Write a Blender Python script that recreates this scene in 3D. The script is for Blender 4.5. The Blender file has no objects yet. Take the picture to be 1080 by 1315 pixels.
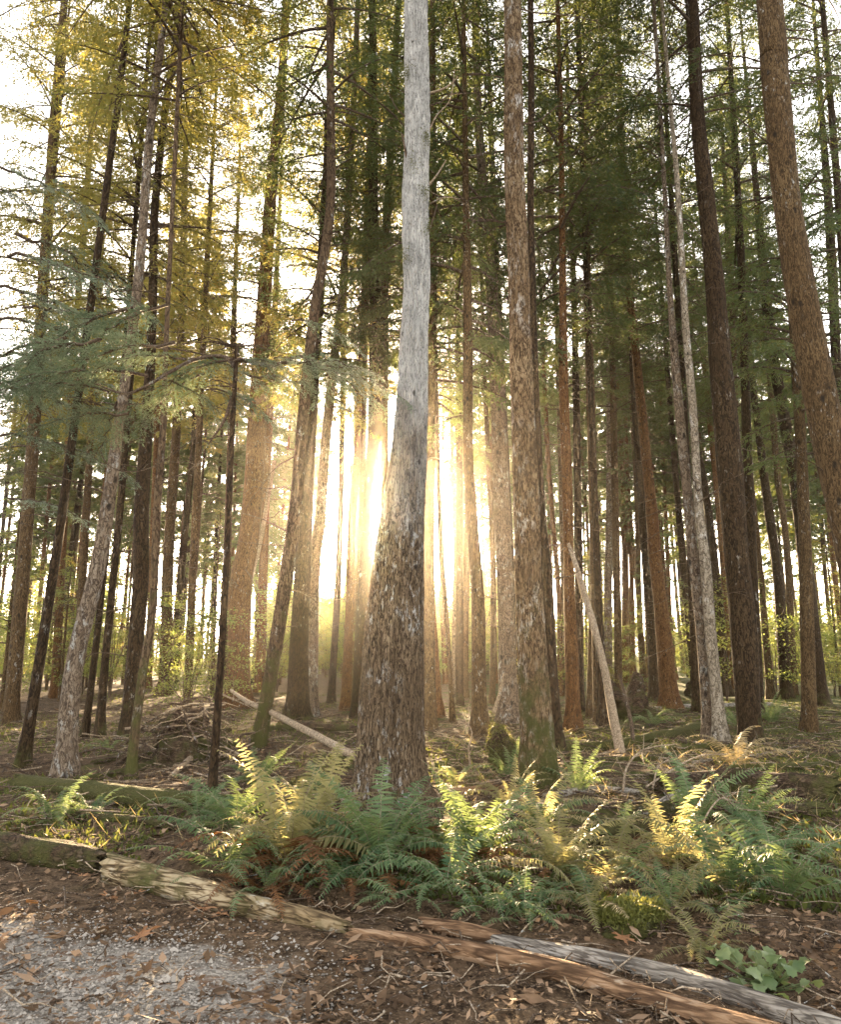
import bpy, math, random
import numpy as np
from mathutils import Vector, Matrix, Euler

random.seed(7)
RNG = np.random.default_rng(7)
scene = bpy.context.scene
COL = scene.collection
PI = math.pi

# ------------------------------------------------------------------ camera
F = 956.0                       # focal length in photo pixels (1080 wide)
PITCH = math.radians(10.8)
CAM = np.array((0.0, 0.0, 1.6))
cam_d = bpy.data.cameras.new("camera"); cam = bpy.data.objects.new("camera", cam_d)
COL.objects.link(cam); scene.camera = cam
cam.location = CAM; cam.rotation_euler = (PI / 2 + PITCH, 0, 0)
cam_d.sensor_fit = 'HORIZONTAL'; cam_d.sensor_width = 36.0; cam_d.lens = 36.0 * F / 1080.0
cam_d.clip_start = 0.05; cam_d.clip_end = 3000
FWD = np.array((0, math.cos(PITCH), math.sin(PITCH)))
UP = np.array((0, -math.sin(PITCH), math.cos(PITCH)))

def ray(px, py):
    return FWD + UP * (-(py - 657.5) / F) + np.array(((px - 540.0) / F, 0, 0))

def at_dist(px, py, Y):
    d = ray(px, py); t = Y / d[1]
    return CAM + d * t

def depth(p):
    return float(np.dot(np.asarray(p) - CAM, FWD))

def project(p):
    r = np.asarray(p) - CAM; z = float(np.dot(r, FWD))
    return 540 + F * r[0] / z, 657.5 - F * float(np.dot(r, UP)) / z

# ------------------------------------------------------------------ noise
def _hash(ix, iy, iz):
    h = (ix * 374761393 + iy * 668265263 + iz * 2147483647 + 1013904223) & 0xFFFFFFFF
    h = ((h ^ (h >> 13)) * 1274126177) & 0xFFFFFFFF
    h = (h ^ (h >> 16)) & 0xFFFFFFFF
    return h.astype(np.float64) / 4294967295.0

def noise3(x, y, z):
    x = np.asarray(x, float); y = np.asarray(y, float); z = np.asarray(z, float)
    x, y, z = np.broadcast_arrays(x, y, z)
    ix, iy, iz = [np.floor(a).astype(np.int64) for a in (x, y, z)]
    fx, fy, fz = x - ix, y - iy, z - iz
    fx, fy, fz = [a * a * (3 - 2 * a) for a in (fx, fy, fz)]
    r = 0
    for dx in (0, 1):
        for dy in (0, 1):
            for dz in (0, 1):
                w = (fx if dx else 1 - fx) * (fy if dy else 1 - fy) * (fz if dz else 1 - fz)
                r = r + w * _hash(ix + dx, iy + dy, iz + dz)
    return r * 2 - 1

def fbm(x, y, z=0.0, o=4):
    s, a = 0, 1.0
    for k in range(o):
        s = s + a * noise3(np.asarray(x) * 2 ** k, np.asarray(y) * 2 ** k, np.asarray(z) * 2 ** k + 17 * k); a *= .5
    return s

def sstep(a, b, x):
    t = np.clip((np.asarray(x, float) - a) / (b - a), 0, 1); return t * t * (3 - 2 * t)

def path_mask(x, y):            # 1 on the gravel track in front
    edge = 5.15 - 0.42 * (np.asarray(x) + 0.2) + 0.18 * noise3(np.asarray(x) * 1.1, np.asarray(y) * 0.3, 3)
    return 1 - sstep(-0.25, 0.45, np.asarray(y) - edge)

def ground_h(x, y):
    x = np.asarray(x, float); y = np.asarray(y, float)
    rough = 0.10 * fbm(x * 0.45, y * 0.45, 1.0, 4) + 0.25 * noise3(x * 0.07, y * 0.07, 5) * sstep(14, 40, y)
    rough = rough + 0.035 * fbm(x * 2.3, y * 2.3, 2.0, 3)
    p = path_mask(x, y)
    return rough * (1 - 0.88 * p) - 0.05 * p

def ground_at(px, py, lift=0.0):
    d = ray(px, py)
    if d[2] > -1e-3: d = d.copy(); d[2] = -1e-3
    t = -CAM[2] / d[2]
    for _ in range(14):
        p = CAM + d * t
        h = float(ground_h(p[0], p[1])) + lift
        t = t * 0.4 + 0.6 * (h - CAM[2]) / d[2]
    p = CAM + d * t
    return np.array((p[0], p[1], float(ground_h(p[0], p[1])) + lift))

# ------------------------------------------------------------------ mesh helper
class MB:
    def __init__(s): s.v = []; s.f = []; s.n = 0
    def add(s, v, f, mat=0, smooth=True):
        v = np.asarray(v, float).reshape(-1, 3); f = np.asarray(f, np.int64)
        s.v.append(v); s.f.append((f + s.n, mat, smooth)); s.n += len(v)
    def mesh(s, name, mats):
        me = bpy.data.meshes.new(name)
        V = np.concatenate(s.v) if s.v else np.zeros((0, 3))
        me.vertices.add(len(V)); me.vertices.foreach_set('co', V.ravel())
        loops = np.concatenate([f.ravel() for f, _, _ in s.f])
        sizes = np.concatenate([np.full(len(f), f.shape[1]) for f, _, _ in s.f])
        mi = np.concatenate([np.full(len(f), m) for f, m, _ in s.f])
        sm = np.concatenate([np.full(len(f), q) for f, _, q in s.f])
        me.loops.add(len(loops)); me.loops.foreach_set('vertex_index', loops.astype(np.int32))
        me.polygons.add(len(sizes))
        st = np.concatenate(([0], np.cumsum(sizes)[:-1]))
        me.polygons.foreach_set('loop_start', st.astype(np.int32))
        me.polygons.foreach_set('material_index', mi.astype(np.int32))
        me.polygons.foreach_set('use_smooth', sm.astype(bool))
        me.update(calc_edges=True); me.validate()
        for m in mats: me.materials.append(m)
        return me
    def build(s, name, mats, parent=None):
        if not isinstance(mats, (list, tuple)): mats = [mats]
        o = bpy.data.objects.new(name, s.mesh(name, mats)); COL.objects.link(o)
        if parent: o.parent = parent
        return o

def frames(P):
    P = np.asarray(P, float)
    T = np.gradient(P, axis=0); T /= np.linalg.norm(T, axis=1)[:, None] + 1e-9
    ref = np.array((0.31, 0.95, 0.02)) if abs(T[0][2]) > .7 else np.array((0.03, .02, 1.0))
    A = np.cross(ref[None], T); A /= np.linalg.norm(A, axis=1)[:, None] + 1e-9
    B = np.cross(T, A)
    return T, A, B

def tube_vf(P, R, n, warp=None):
    P = np.asarray(P, float); R = np.asarray(R, float); m = len(P)
    T, A, B = frames(P)
    th = np.linspace(0, 2 * PI, n, endpoint=False)
    r = R[:, None] * np.ones((m, n))
    if warp is not None: r = warp(P, th, r)
    V = P[:, None] + r[..., None] * (np.cos(th)[None, :, None] * A[:, None] + np.sin(th)[None, :, None] * B[:, None])
    i = np.arange(m - 1)[:, None]; j = np.arange(n)[None]
    a = i * n + j; b = i * n + (j + 1) % n
    Fq = np.stack([a, b, b + n, a + n], -1).reshape(-1, 4)
    return V.reshape(-1, 3), Fq

def add_tube(mb, P, R, n=6, mat=0, cap=True, warp=None):
    V, Fq = tube_vf(P, R, n, warp)
    m = len(P)
    mb.add(V, Fq, mat)
    if cap:
        for ring, c in ((0, V[:n].mean(0)), (m - 1, V[-n:].mean(0))):
            k = np.arange(n); vv = np.concatenate([V[ring * n:ring * n + n], c[None]])
            t = np.stack([k, (k + 1) % n, np.full(n, n)], -1)
            if ring == 0: t = t[:, ::-1]
            mb.add(vv, t, mat, False)

def spline(pts, step):
    """Catmull-Rom through rows (any number of columns), about `step` long pieces of the first 3 columns."""
    P = np.asarray(pts, float)
    P = np.concatenate([[2 * P[0] - P[1]], P, [2 * P[-1] - P[-2]]])
    out = []
    for k in range(1, len(P) - 2):
        L = np.linalg.norm(P[k + 1][:3] - P[k][:3]); n = max(2, int(L / step))
        t = np.linspace(0, 1, n, endpoint=False)[:, None]
        a, b, c, d = P[k - 1], P[k], P[k + 1], P[k + 2]
        out.append(.5 * ((2 * b) + (c - a) * t + (2 * a - 5 * b + 4 * c - d) * t ** 2 + (3 * b - a - 3 * c + d) * t ** 3))
    out.append(P[-2][None])
    return np.concatenate(out)

def leaf_quads(mb, P, D, W, L, wd, mat=0, belly=0.45):
    """Many small pointed leaves: base, two sides, tip."""
    L = np.asarray(L).reshape(-1, 1); wd = np.asarray(wd).reshape(-1, 1)
    a = P; c = P + D * L; b = P + D * L * belly + W * wd * .5; d = P + D * L * belly - W * wd * .5
    V = np.stack([a, b, c, d], 1).reshape(-1, 3)
    n = len(P); mb.add(V, np.arange(n * 4).reshape(n, 4), mat, False)

def unit(a):
    return a / (np.linalg.norm(a, axis=-1, keepdims=True) + 1e-9)

def tag(o, label=None, cat=None, group=None, kind=None):
    if label: o['label'] = label
    if cat: o['category'] = cat
    if group: o['group'] = group
    if kind: o['kind'] = kind
    return o

def thing(name, label, cat, loc=(0, 0, 0), rotz=0, group=None):
    o = bpy.data.objects.new(name, None); COL.objects.link(o)
    o.location = Vector(loc); o.rotation_euler = (0, 0, rotz); o.empty_display_size = .2
    return tag(o, label, cat, group)

# ------------------------------------------------------------------ materials
class N:
    def __init__(s, name):
        s.m = bpy.data.materials.new(name); s.m.use_nodes = True
        s.t = s.m.node_tree; s.t.nodes.clear()
        s.out = s.t.nodes.new('ShaderNodeOutputMaterial')
    def n(s, kind, **kw):
        x = s.t.nodes.new('ShaderNode' + kind)
        for k, v in kw.items():
            if k.startswith('_'): setattr(x, k[1:], v)
            else: x.inputs[k.replace('__', ' ')].default_value = v
        return x
    def l(s, a, b): s.t.links.new(a, b)
    def math(s, op, a, b=0.0, clamp=False):
        x = s.t.nodes.new('ShaderNodeMath'); x.operation = op; x.use_clamp = clamp
        for k, v in enumerate((a, b)):
            if hasattr(v, 'links'): s.l(v, x.inputs[k])
            else: x.inputs[k].default_value = v
        return x.outputs[0]
    def mix(s, fac, a, b):
        x = s.t.nodes.new('ShaderNodeMix'); x.data_type = 'RGBA'
        for v, i in ((fac, 0), (a, 6), (b, 7)):
            if hasattr(v, 'links'): s.l(v, x.inputs[i])
            elif i == 0: x.inputs[0].default_value = v
            else: x.inputs[i].default_value = (*v, 1)
        return x.outputs[2]
    def ramp(s, fac, lo, hi):
        x = s.n('MapRange', From__Min=lo, From__Max=hi); x.interpolation_type = 'SMOOTHSTEP'
        s.l(fac, x.inputs['Value']); return x.outputs[0]
    def noise(s, vec, scale, detail=4, rough=.6):
        x = s.n('TexNoise', Scale=scale, Detail=detail, Roughness=rough)
        if vec is not None: s.l(vec, x.inputs['Vector'])
        return x.outputs['Fac']

def bark_mat(name, dark, mid, light, scale=9.0, stretch=0.2, lichen=0.25, lichen_col=(.36, .36, .34),
             moss=0.0, moss_h=3.0, knots=0.0, bump=0.6, upper=None, upper_h=(5, 8), axis=2):
    m = N(name)
    tc = m.n('TexCoord'); oi = m.n('ObjectInfo')
    off = m.n('VectorMath'); off.operation = 'ADD'; m.l(tc.outputs['Object'], off.inputs[0])
    cmb = m.n('CombineXYZ'); m.l(m.math('MULTIPLY', oi.outputs['Random'], 37.0), cmb.inputs[0]); m.l(cmb.outputs[0], off.inputs[1])
    mp = m.n('Mapping'); mp.inputs['Scale'].default_value = (1, 1, stretch) if axis == 2 else (stretch, 1, 1); m.l(off.outputs[0], mp.inputs[0])
    vec = mp.outputs[0]
    dist = m.n('TexNoise', Scale=scale * .8, Detail=3.0); m.l(vec, dist.inputs['Vector'])
    mx = m.n('MixRGB'); mx.blend_type = 'ADD'; mx.inputs[0].default_value = .12
    m.l(vec, mx.inputs[1]); m.l(dist.outputs['Color'], mx.inputs[2])
    def ridge(k, d, hi):        # furrows where a noise crosses its middle value
        q = m.noise(mx.outputs[0], scale * k, d, .55)
        return m.ramp(m.math('ABSOLUTE', m.math('SUBTRACT', q, .5)), .0, hi)
    edge = m.math('MULTIPLY', m.math('ADD', m.math('MULTIPLY', ridge(1.5, 2, .10), .65), .35), m.math('ADD', m.math('MULTIPLY', ridge(3.1, 2, .10), .5), .5))
    fine = m.noise(vec, scale * 6.0, 6, .75)
    big = m.noise(off.outputs[0], 0.9, 3)
    h = m.math('ADD', m.math('MULTIPLY', edge, .65), m.math('MULTIPLY', fine, .5))
    c1 = m.mix(m.ramp(h, 0.32, 0.76), dark, mid)
    c2 = m.mix(m.ramp(m.math('ADD', m.math('MULTIPLY', h, .6), m.math('MULTIPLY', big, .6)), 0.66, 1.05), c1, light)
    blot = m.ramp(m.noise(mx.outputs[0], scale * .9, 3, .6), .45, .65)
    c2 = m.mix(m.math('MULTIPLY', blot, .22), c2, tuple(x * .6 for x in mid))
    z = m.n('SeparateXYZ'); m.l(tc.outputs['Object'], z.inputs[0])
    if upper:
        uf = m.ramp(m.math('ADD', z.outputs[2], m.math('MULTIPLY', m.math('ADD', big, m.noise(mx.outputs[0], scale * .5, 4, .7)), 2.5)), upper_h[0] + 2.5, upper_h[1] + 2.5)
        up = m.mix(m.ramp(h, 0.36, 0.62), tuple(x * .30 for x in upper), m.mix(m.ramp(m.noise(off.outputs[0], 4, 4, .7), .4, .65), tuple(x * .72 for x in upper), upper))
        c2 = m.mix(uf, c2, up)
    if lichen:
        mp3 = m.n('Mapping'); mp3.inputs['Scale'].default_value = (1, 1, .45) if axis == 2 else (.45, 1, 1); m.l(off.outputs[0], mp3.inputs[0])
        lf = m.math('MULTIPLY', m.ramp(m.noise(mp3.outputs[0], scale * .9, 5, .7), .62 - lichen * .2, .70 - lichen * .15), m.ramp(h, .42, .6))
        lf = m.math('MULTIPLY', lf, m.ramp(m.noise(off.outputs[0], 1.3, 2), .42, .62))
        c2 = m.mix(lf, c2, lichen_col)
    if moss:
        mf = m.ramp(m.math('SUBTRACT', m.math('ADD', m.noise(off.outputs[0], 2.6, 5, .7), moss * .4), m.math('MULTIPLY', z.outputs[2], .35 / moss_h)), .48, .72)
        mc = m.mix(fine, (.026, .028, .008), (.105, .10, .03))
        c2 = m.mix(mf, c2, mc)
    if knots:
        mp2 = m.n('Mapping'); mp2.inputs['Scale'].default_value = (1, 1, .55); m.l(off.outputs[0], mp2.inputs[0])
        kv = m.n('TexVoronoi', Scale=5.5, Randomness=1.0); m.l(mp2.outputs[0], kv.inputs['Vector'])
        kf = m.math('SUBTRACT', 1.0, m.ramp(kv.outputs['Distance'], .10 * knots, .26 * knots))
        c2 = m.mix(m.math('MULTIPLY', kf, .85), c2, (.012, .009, .007))
    bs = m.n('BsdfPrincipled', Roughness=.9); bs.inputs['Specular IOR Level'].default_value = .15
    m.l(c2, bs.inputs['Base Color'])
    bp = m.n('Bump', Strength=bump, Distance=.035); m.l(h, bp.inputs['Height']); m.l(bp.outputs[0], bs.inputs['Normal'])
    m.l(bs.outputs[0], m.out.inputs[0])
    return m.m

def leaf_mat(name, a, b, trans=0.5, tcol=None, rough=.55, spec=.25, nscale=1.2, brown=None):
    """a/b mixed by clump noise and by a per-leaf random value."""
    m = N(name)
    g = m.n('NewGeometry'); oi = m.n('ObjectInfo')
    nz = m.noise(g.outputs['Position'], nscale, 3)
    f = m.math('ADD', m.math('MULTIPLY', nz, .8), m.math('MULTIPLY', g.outputs['Random Per Island'], .5))
    f = m.math('ADD', f, m.math('MULTIPLY', m.math('SUBTRACT', oi.outputs['Random'], .5), .35))
    c = m.mix(m.ramp(f, .35, .95), a, b)
    if brown:
        bf = m.ramp(m.math('ADD', m.math('MULTIPLY', m.noise(g.outputs['Position'], nscale * .7, 2), .7), m.math('MULTIPLY', g.outputs['Random Per Island'], .45)), .62, .85)
        c = m.mix(bf, c, brown)
    bs = m.n('BsdfPrincipled', Roughness=rough); bs.inputs['Specular IOR Level'].default_value = spec
    m.l(c, bs.inputs['Base Color'])
    tr = m.n('BsdfTranslucent')
    if tcol: m.l(m.mix(.6, c, tcol), tr.inputs[0])
    else: m.l(c, tr.inputs[0])
    mixs = m.n('MixShader', Fac=trans); m.l(bs.outputs[0], mixs.inputs[1]); m.l(tr.outputs[0], mixs.inputs[2])
    m.l(mixs.outputs[0], m.out.inputs[0])
    return m.m

M = {}
M['brown'] = bark_mat('bark_brown', (0.019, 0.0116, 0.00544), (0.102, 0.0613, 0.0272), (0.184, 0.126, 0.0626), 19, .22, .2, knots=.9, bump=.5)
M['red'] = bark_mat('bark_reddish', (0.0223, 0.0104, 0.00446), (0.139, 0.0651, 0.0234), (0.216, 0.125, 0.0502), 19, .22, .15, knots=.7, bump=.5)
M['dark'] = bark_mat('bark_dark', (0.00858, 0.00519, 0.00294), (0.0428, 0.0247, 0.0118), (0.0918, 0.0616, 0.0318), 11, .3, .2, lichen_col=(.25, .24, .22), moss=.15, moss_h=2, bump=.6)
M['grey'] = bark_mat('bark_grey', (0.0425, 0.0289, 0.0204), (0.17, 0.123, 0.085), (0.289, 0.234, 0.178), 12, .4, .5, knots=1.0, bump=.45)
M['white'] = bark_mat('bark_pale', (0.0765, 0.0595, 0.0425), (0.272, 0.221, 0.162), (0.408, 0.357, 0.289), 10, .5, .5, lichen_col=(.6, .58, .55), knots=.6, bump=.3)
M['moss'] = bark_mat('bark_mossy', (.025, .017, .01), (.11, .07, .042), (.18, .13, .08), 11, .3, .2, moss=.42, moss_h=4, bump=.6)
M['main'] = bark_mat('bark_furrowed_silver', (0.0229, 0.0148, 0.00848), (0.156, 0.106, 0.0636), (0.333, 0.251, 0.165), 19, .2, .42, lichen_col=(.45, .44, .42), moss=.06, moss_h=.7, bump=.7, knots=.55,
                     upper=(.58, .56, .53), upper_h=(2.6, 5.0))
M['main_red'] = bark_mat('bark_furrowed_brown', (.03, .017, .01), (.14, .078, .047), (.25, .16, .11), 13, .16, .55, lichen_col=(.40, .38, .36), moss=.08, moss_h=.8, bump=.7)
M['plated'] = bark_mat('bark_plated_light', (0.0374, 0.0218, 0.0114), (0.178, 0.114, 0.0611), (0.337, 0.254, 0.16), 13, .3, .6, lichen_col=(.46, .43, .39), moss=.42, moss_h=3.2, bump=.8)
M['twig'] = bark_mat('dead_twig_bark', (.03, .02, .014), (.10, .068, .045), (.20, .15, .11), 20, .5, .3, bump=.1)
M['pale_twig'] = bark_mat('bleached_twig_bark', (.12, .085, .055), (.34, .26, .18), (.52, .43, .33), 20, .5, .2, bump=.2)
M['log_peeled'] = bark_mat('peeled_log_wood', (.04, .025, .013), (.25, .175, .095), (.46, .37, .24), 9, .18, .4, lichen_col=(.50, .46, .38), moss=.12, moss_h=2, bump=.5, axis=0)
M['log_orange'] = bark_mat('split_orange_wood', (.06, .033, .018), (.25, .145, .08), (.40, .28, .18), 8, .12, .2, lichen_col=(.42, .33, .24), bump=.5, axis=0)
M['log_grey'] = bark_mat('weathered_grey_wood', (.07, .058, .048), (.30, .26, .215), (.48, .44, .39), 11, .14, .5, bump=.6, axis=0)
M['log_moss'] = bark_mat('mossy_log', (.025, .02, .01), (.075, .065, .028), (.13, .12, .05), 9, .6, .1, moss=.9, moss_h=3, bump=.9, axis=0)
M['log_dark'] = bark_mat('rotting_dark_wood', (.018, .011, .007), (.075, .045, .028), (.17, .12, .085), 9, .5, .3, moss=.35, moss_h=2, bump=.9, axis=0)

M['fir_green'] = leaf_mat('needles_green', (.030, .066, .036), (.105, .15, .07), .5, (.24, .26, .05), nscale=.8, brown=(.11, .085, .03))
M['fir_sunlit'] = leaf_mat('needles_sunlit_gold', (.06, .105, .038), (.22, .215, .07), .62, (.44, .36, .07), nscale=.8, brown=(.24, .15, .035))  # lit copy of the green needles, golden sunlight put into the colour
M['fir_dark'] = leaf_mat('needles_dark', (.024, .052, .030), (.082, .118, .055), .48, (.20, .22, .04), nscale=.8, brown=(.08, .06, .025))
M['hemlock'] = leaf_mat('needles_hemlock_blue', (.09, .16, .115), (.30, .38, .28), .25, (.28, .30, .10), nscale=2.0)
M['shrub'] = leaf_mat('shrub_leaves', (.07, .115, .04), (.17, .205, .065), .64, (.32, .36, .08), nscale=.6, brown=(.20, .14, .04))
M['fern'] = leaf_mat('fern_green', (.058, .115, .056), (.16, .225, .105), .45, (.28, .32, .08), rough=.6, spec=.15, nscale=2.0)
M['fern_lit'] = leaf_mat('fern_sunlit_yellow', (.15, .16, .065), (.31, .28, .13),   .62, (.50, .44, .18), nscale=3.0)  # lit copy of the green fern, sun through the fronds put into its colour
M['fern_b'] = leaf_mat('fern_dead_brown', (.085, .038, .016), (.20, .095, .038), .35, (.30, .12, .03), nscale=4.0)
M['fern_s'] = leaf_mat('fern_straw', (.26, .20, .10), (.46, .37, .20), .4, (.45, .32, .12), nscale=4.0)
M['litter'] = leaf_mat('dead_leaf_litter', (.07, .042, .023), (.30, .185, .105), .12, (.3, .15, .05), rough=.8, nscale=5.0, brown=(.33, .22, .14))
M['maple'] = leaf_mat('fallen_maple_leaf', (.27, .13, .06), (.42, .23, .12), .15, (.4, .2, .08), rough=.75, nscale=9.0)
M['cover'] = leaf_mat('moss_and_cover', (.035, .05, .012), (.12, .135, .035), .4, (.22, .22, .04), nscale=2.5)
M['broad'] = leaf_mat('broad_leaves', (.09, .15, .06), (.22, .27, .12), .4, (.4, .42, .1), rough=.4, spec=.4, nscale=7.0)
M['moss'+'_mat'] = leaf_mat('moss_cushion', (.045, .055, .014), (.15, .155, .038), .35, (.28, .26, .05), nscale=8.0)

def ground_mat():
    m = N('forest_floor')
    g = m.n('NewGeometry'); pos = g.outputs['Position']
    n1 = m.noise(pos, 1.1, 4); n2 = m.noise(pos, 9, 6, .75); n3 = m.noise(pos, 45, 4, .7)
    lit = m.mix(m.ramp(n2, .35, .65), (.024, .015, .009), (.14, .092, .055))
    lit = m.mix(m.ramp(n3, .5, .75), lit, (.27, .19, .12))
    mossc = m.mix(n2, (.02, .026, .008), (.105, .11, .028))
    sx = m.n('SeparateXYZ'); m.l(pos, sx.inputs[0])
    mf = m.ramp(m.math('ADD', n1, m.math('MULTIPLY', sx.outputs[0], .02)), .50, .60)
    c = m.mix(m.math('MULTIPLY', mf, m.ramp(sx.outputs[1], 5.0, 8.5)), lit, mossc)
    att = m.n('Attribute'); att.attribute_name = 'path'
    gn = m.n('TexVoronoi', Scale=55.0); m.l(pos, gn.inputs['Vector'])
    sc = m.n('SeparateColor'); m.l(gn.outputs['Color'], sc.inputs[0])
    grav = m.mix(sc.outputs[0], (.14, .122, .10), (.39, .35, .30))
    grav = m.mix(m.ramp(m.noise(pos, 6, 4), .52, .66), grav, (.16, .10, .065))
    pf = m.ramp(m.math('ADD', att.outputs['Fac'], m.math('MULTIPLY', m.math('SUBTRACT', m.noise(pos, 2.2, 5, .7), .5), 1.1)), .45, .75)
    c = m.mix(pf, c, grav)
    bs = m.n('BsdfPrincipled', Roughness=.95); bs.inputs['Specular IOR Level'].default_value = .1
    m.l(c, bs.inputs['Base Color'])
    bp = m.n('Bump', Strength=.7, Distance=.03)
    m.l(m.math('ADD', n2, m.math('MULTIPLY', n3, .5)), bp.inputs['Height']); m.l(bp.outputs[0], bs.inputs['Normal'])
    m.l(bs.outputs[0], m.out.inputs[0]); return m.m
M['ground'] = ground_mat()

# ------------------------------------------------------------------ ground
def build_ground():
    u = np.linspace(-1, 1, 330); xs = np.sinh(u * 5.2) / np.sinh(5.2) * 420
    v = np.linspace(0, 1, 520); ys = -30 + 0 * v
    ys = np.concatenate([np.linspace(-60, 2.5, 40, endpoint=False), np.linspace(2.5, 16, 330, endpoint=False), 16 + (np.linspace(0, 1, 150) ** 2.2) * 520])
    X, Y = np.meshgrid(xs, ys)
    Z = ground_h(X, Y)
    near = (Y > 2) & (Y < 18) & (np.abs(X) < 14)
    Z = Z + np.where(near, 0.012 * fbm(X * 9, Y * 9, 9, 2), 0)
    V = np.stack([X, Y, Z], -1).reshape(-1, 3)
    nx = len(xs); i = np.arange(len(ys) - 1)[:, None]; j = np.arange(nx - 1)[None]
    a = i * nx + j
    mb = MB(); mb.add(V, np.stack([a, a + 1, a + nx + 1, a + nx], -1).reshape(-1, 4))
    o = mb.build('ground', M['ground'])
    e = (Y - (4.95 - 0.34 * (X + 1.8) + 0.12 * noise3(X * .9, Y * .9, 8)))
    pm = (1 - sstep(-0.5, 0.5, e)) * (1 - sstep(-1.5, .5, X))
    at = o.data.attributes.new('path', 'FLOAT', 'POINT'); at.data.foreach_set('value', pm.ravel().astype(np.float32))
    tag(o, 'forest floor of brown leaf litter and moss with a gravel track in front', 'ground', kind='structure')
build_ground()

# ------------------------------------------------------------------ conifers
def twig_points(base, d, L, droop, n=5):
    t = np.linspace(0, 1, n)[:, None]
    side = np.array((-d[1], d[0], 0)); wob = random.uniform(-.15, .15)
    return base + d * L * t + np.array((0, 0, -1)) * droop * L * t ** 2 + side * wob * L * t ** 2

def conifer_crown(name, H, R, nb, mat, seed, tw=26, lv=9, leaf=(.13, .034), gap=.15):
    """Limbs in whorls round the axis, each with side twigs set with many needle sprays."""
    r = np.random.default_rng(seed); mb = MB()
    for k in range(nb):
        t = (k + r.uniform(-.6, .6)) / nb; t = min(max(t, 0), .985)
        if r.random() < gap + .25 * (1 - t) ** 3: continue
        z = t * H
        L = R * ((1 - t) ** .75 + .06) * r.uniform(.55, 1.15) * (1.0 if t > .12 else .55 + t * 3.5)
        a = r.uniform(0, 2 * PI)
        up = r.uniform(-.15, .35) + .35 * t
        d = np.array((math.cos(a), math.sin(a), up)); d /= np.linalg.norm(d)
        n = 7; s = np.linspace(0, 1, n)[:, None]
        P = np.array((0, 0, z)) + d * L * s + np.array((0, 0, -1)) * L * r.uniform(.18, .45) * s ** 2 + np.array((-d[1], d[0], 0)) * L * r.uniform(-.12, .12) * s ** 2
        add_tube(mb, P, np.linspace(.012 + .010 * L, .005, n), 3, 1, False)
        m = max(6, int(tw * L / R))
        tt = .18 + .82 * (np.arange(m) + r.random(m)) / m
        idx = tt * (n - 1); i0 = np.minimum(idx.astype(int), n - 2); fr = (idx - i0)[:, None]
        B = P[i0] * (1 - fr) + P[i0 + 1] * fr
        ax = unit(P[i0 + 1] - P[i0])
        sg = np.where(np.arange(m) % 2 == 0, 1, -1)[:, None]
        sd = unit(np.cross(ax, np.array((0, 0, 1.0)))) * sg
        td = unit(sd * r.uniform(.6, 1.0, (m, 1)) + ax * r.uniform(.35, .9, (m, 1)) + np.array((0, 0, 1)) * r.uniform(-.55, .15, (m, 1)))
        tl = L * .42 * (1.08 - tt) * r.uniform(.6, 1.2, m) + .12
        q = np.linspace(.05, 1, lv)
        C = B[:, None] + td[:, None] * (tl[:, None] * q[None])[..., None] + np.array((0, 0, -1)) * (tl[:, None] * .25 * q[None] ** 2)[..., None]
        C = C + r.normal(0, .022, C.shape)
        C = C.reshape(-1, 3)
        D0 = np.repeat(td, lv, 0); S0 = unit(np.cross(D0, np.array((0, 0, 1.0)))); sgn = r.choice((-1, 1), (len(C), 1))
        D = unit(D0 * r.uniform(.4, 1, (len(C), 1)) + S0 * sgn * r.uniform(.1, .9, (len(C), 1)) + r.normal(0, .28, (len(C), 3)) + np.array((0, 0, -.15)))
        W = unit(np.cross(D, np.array((0, 0, 1.0)) + r.normal(0, .6, (len(C), 3))))
        leaf_quads(mb, C, D, W, leaf[0] * r.uniform(.6, 1.5, len(C)), leaf[1] * r.uniform(.7, 1.4, len(C)), 0)
    return mb.mesh(name, [mat, M['twig']])

CROWN_H = 17.0
KINDS = ('fir_green', 'fir_sunlit', 'fir_dark')
CROWNS = {k: [conifer_crown('crown', CROWN_H, 3.0, 125, M[k], s + 10 * i, tw=30, lv=22, leaf=(.10, .026), gap=.14 + .08 * (s % 2)) for s in (1, 2, 3)]
          for i, k in enumerate(KINDS)}
FAR_CROWNS = {k: [conifer_crown('crown', CROWN_H, 2.7, 110, M[k], s + 50 + 10 * i, tw=24, lv=9, leaf=(.28, .075), gap=.1) for s in (1, 2)]
              for i, k in enumerate(KINDS)}

def trunk_warp(amp, flare, base_z, furrow=0.0, ff=9.0, seed=0, crease=False):
    def w(P, th, r):
        z = P[:, 2][:, None]; c, s = np.cos(th)[None], np.sin(th)[None]
        k = 1 + amp * fbm(c * 1.3 + seed, s * 1.3, z * .55, 3)
        hb = np.clip((z - base_z) / .7, 0, 1)
        lob = .5 + .5 * np.sin(th * 5 + seed)[None]
        k = k * (1 + flare * (1 - hb) ** 2 * (.45 + .8 * lob))
        out = r * k
        if furrow:
            wob = .35 * noise3(c * 2, s * 2, z * 1.4)
            thw = th[None] + wob * .25
            a = np.abs(noise3(np.cos(thw) * ff, np.sin(thw) * ff + seed, z * 1.1))
            b = np.abs(noise3(np.cos(thw) * ff * 1.9, np.sin(thw) * ff * 1.9, z * 3.0 + 5))
            cr = noise3(np.cos(thw) * ff * 2.6, np.sin(thw) * ff * 2.6, z * 9.0 + 9)
            out = out + furrow * (np.minimum(a, .42) * 2.0 + b * .55 + .25 * cr - .7)
        if crease:       # the seam where two stems have grown together
            t0 = 5.236 + .12 * noise3(0 * z, seed, z * .8)
            out = out - .05 * np.exp(-((th[None] - t0) / .085) ** 2) * (1 - sstep(1.4, 3.4, z))
        return out
    return w

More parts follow.
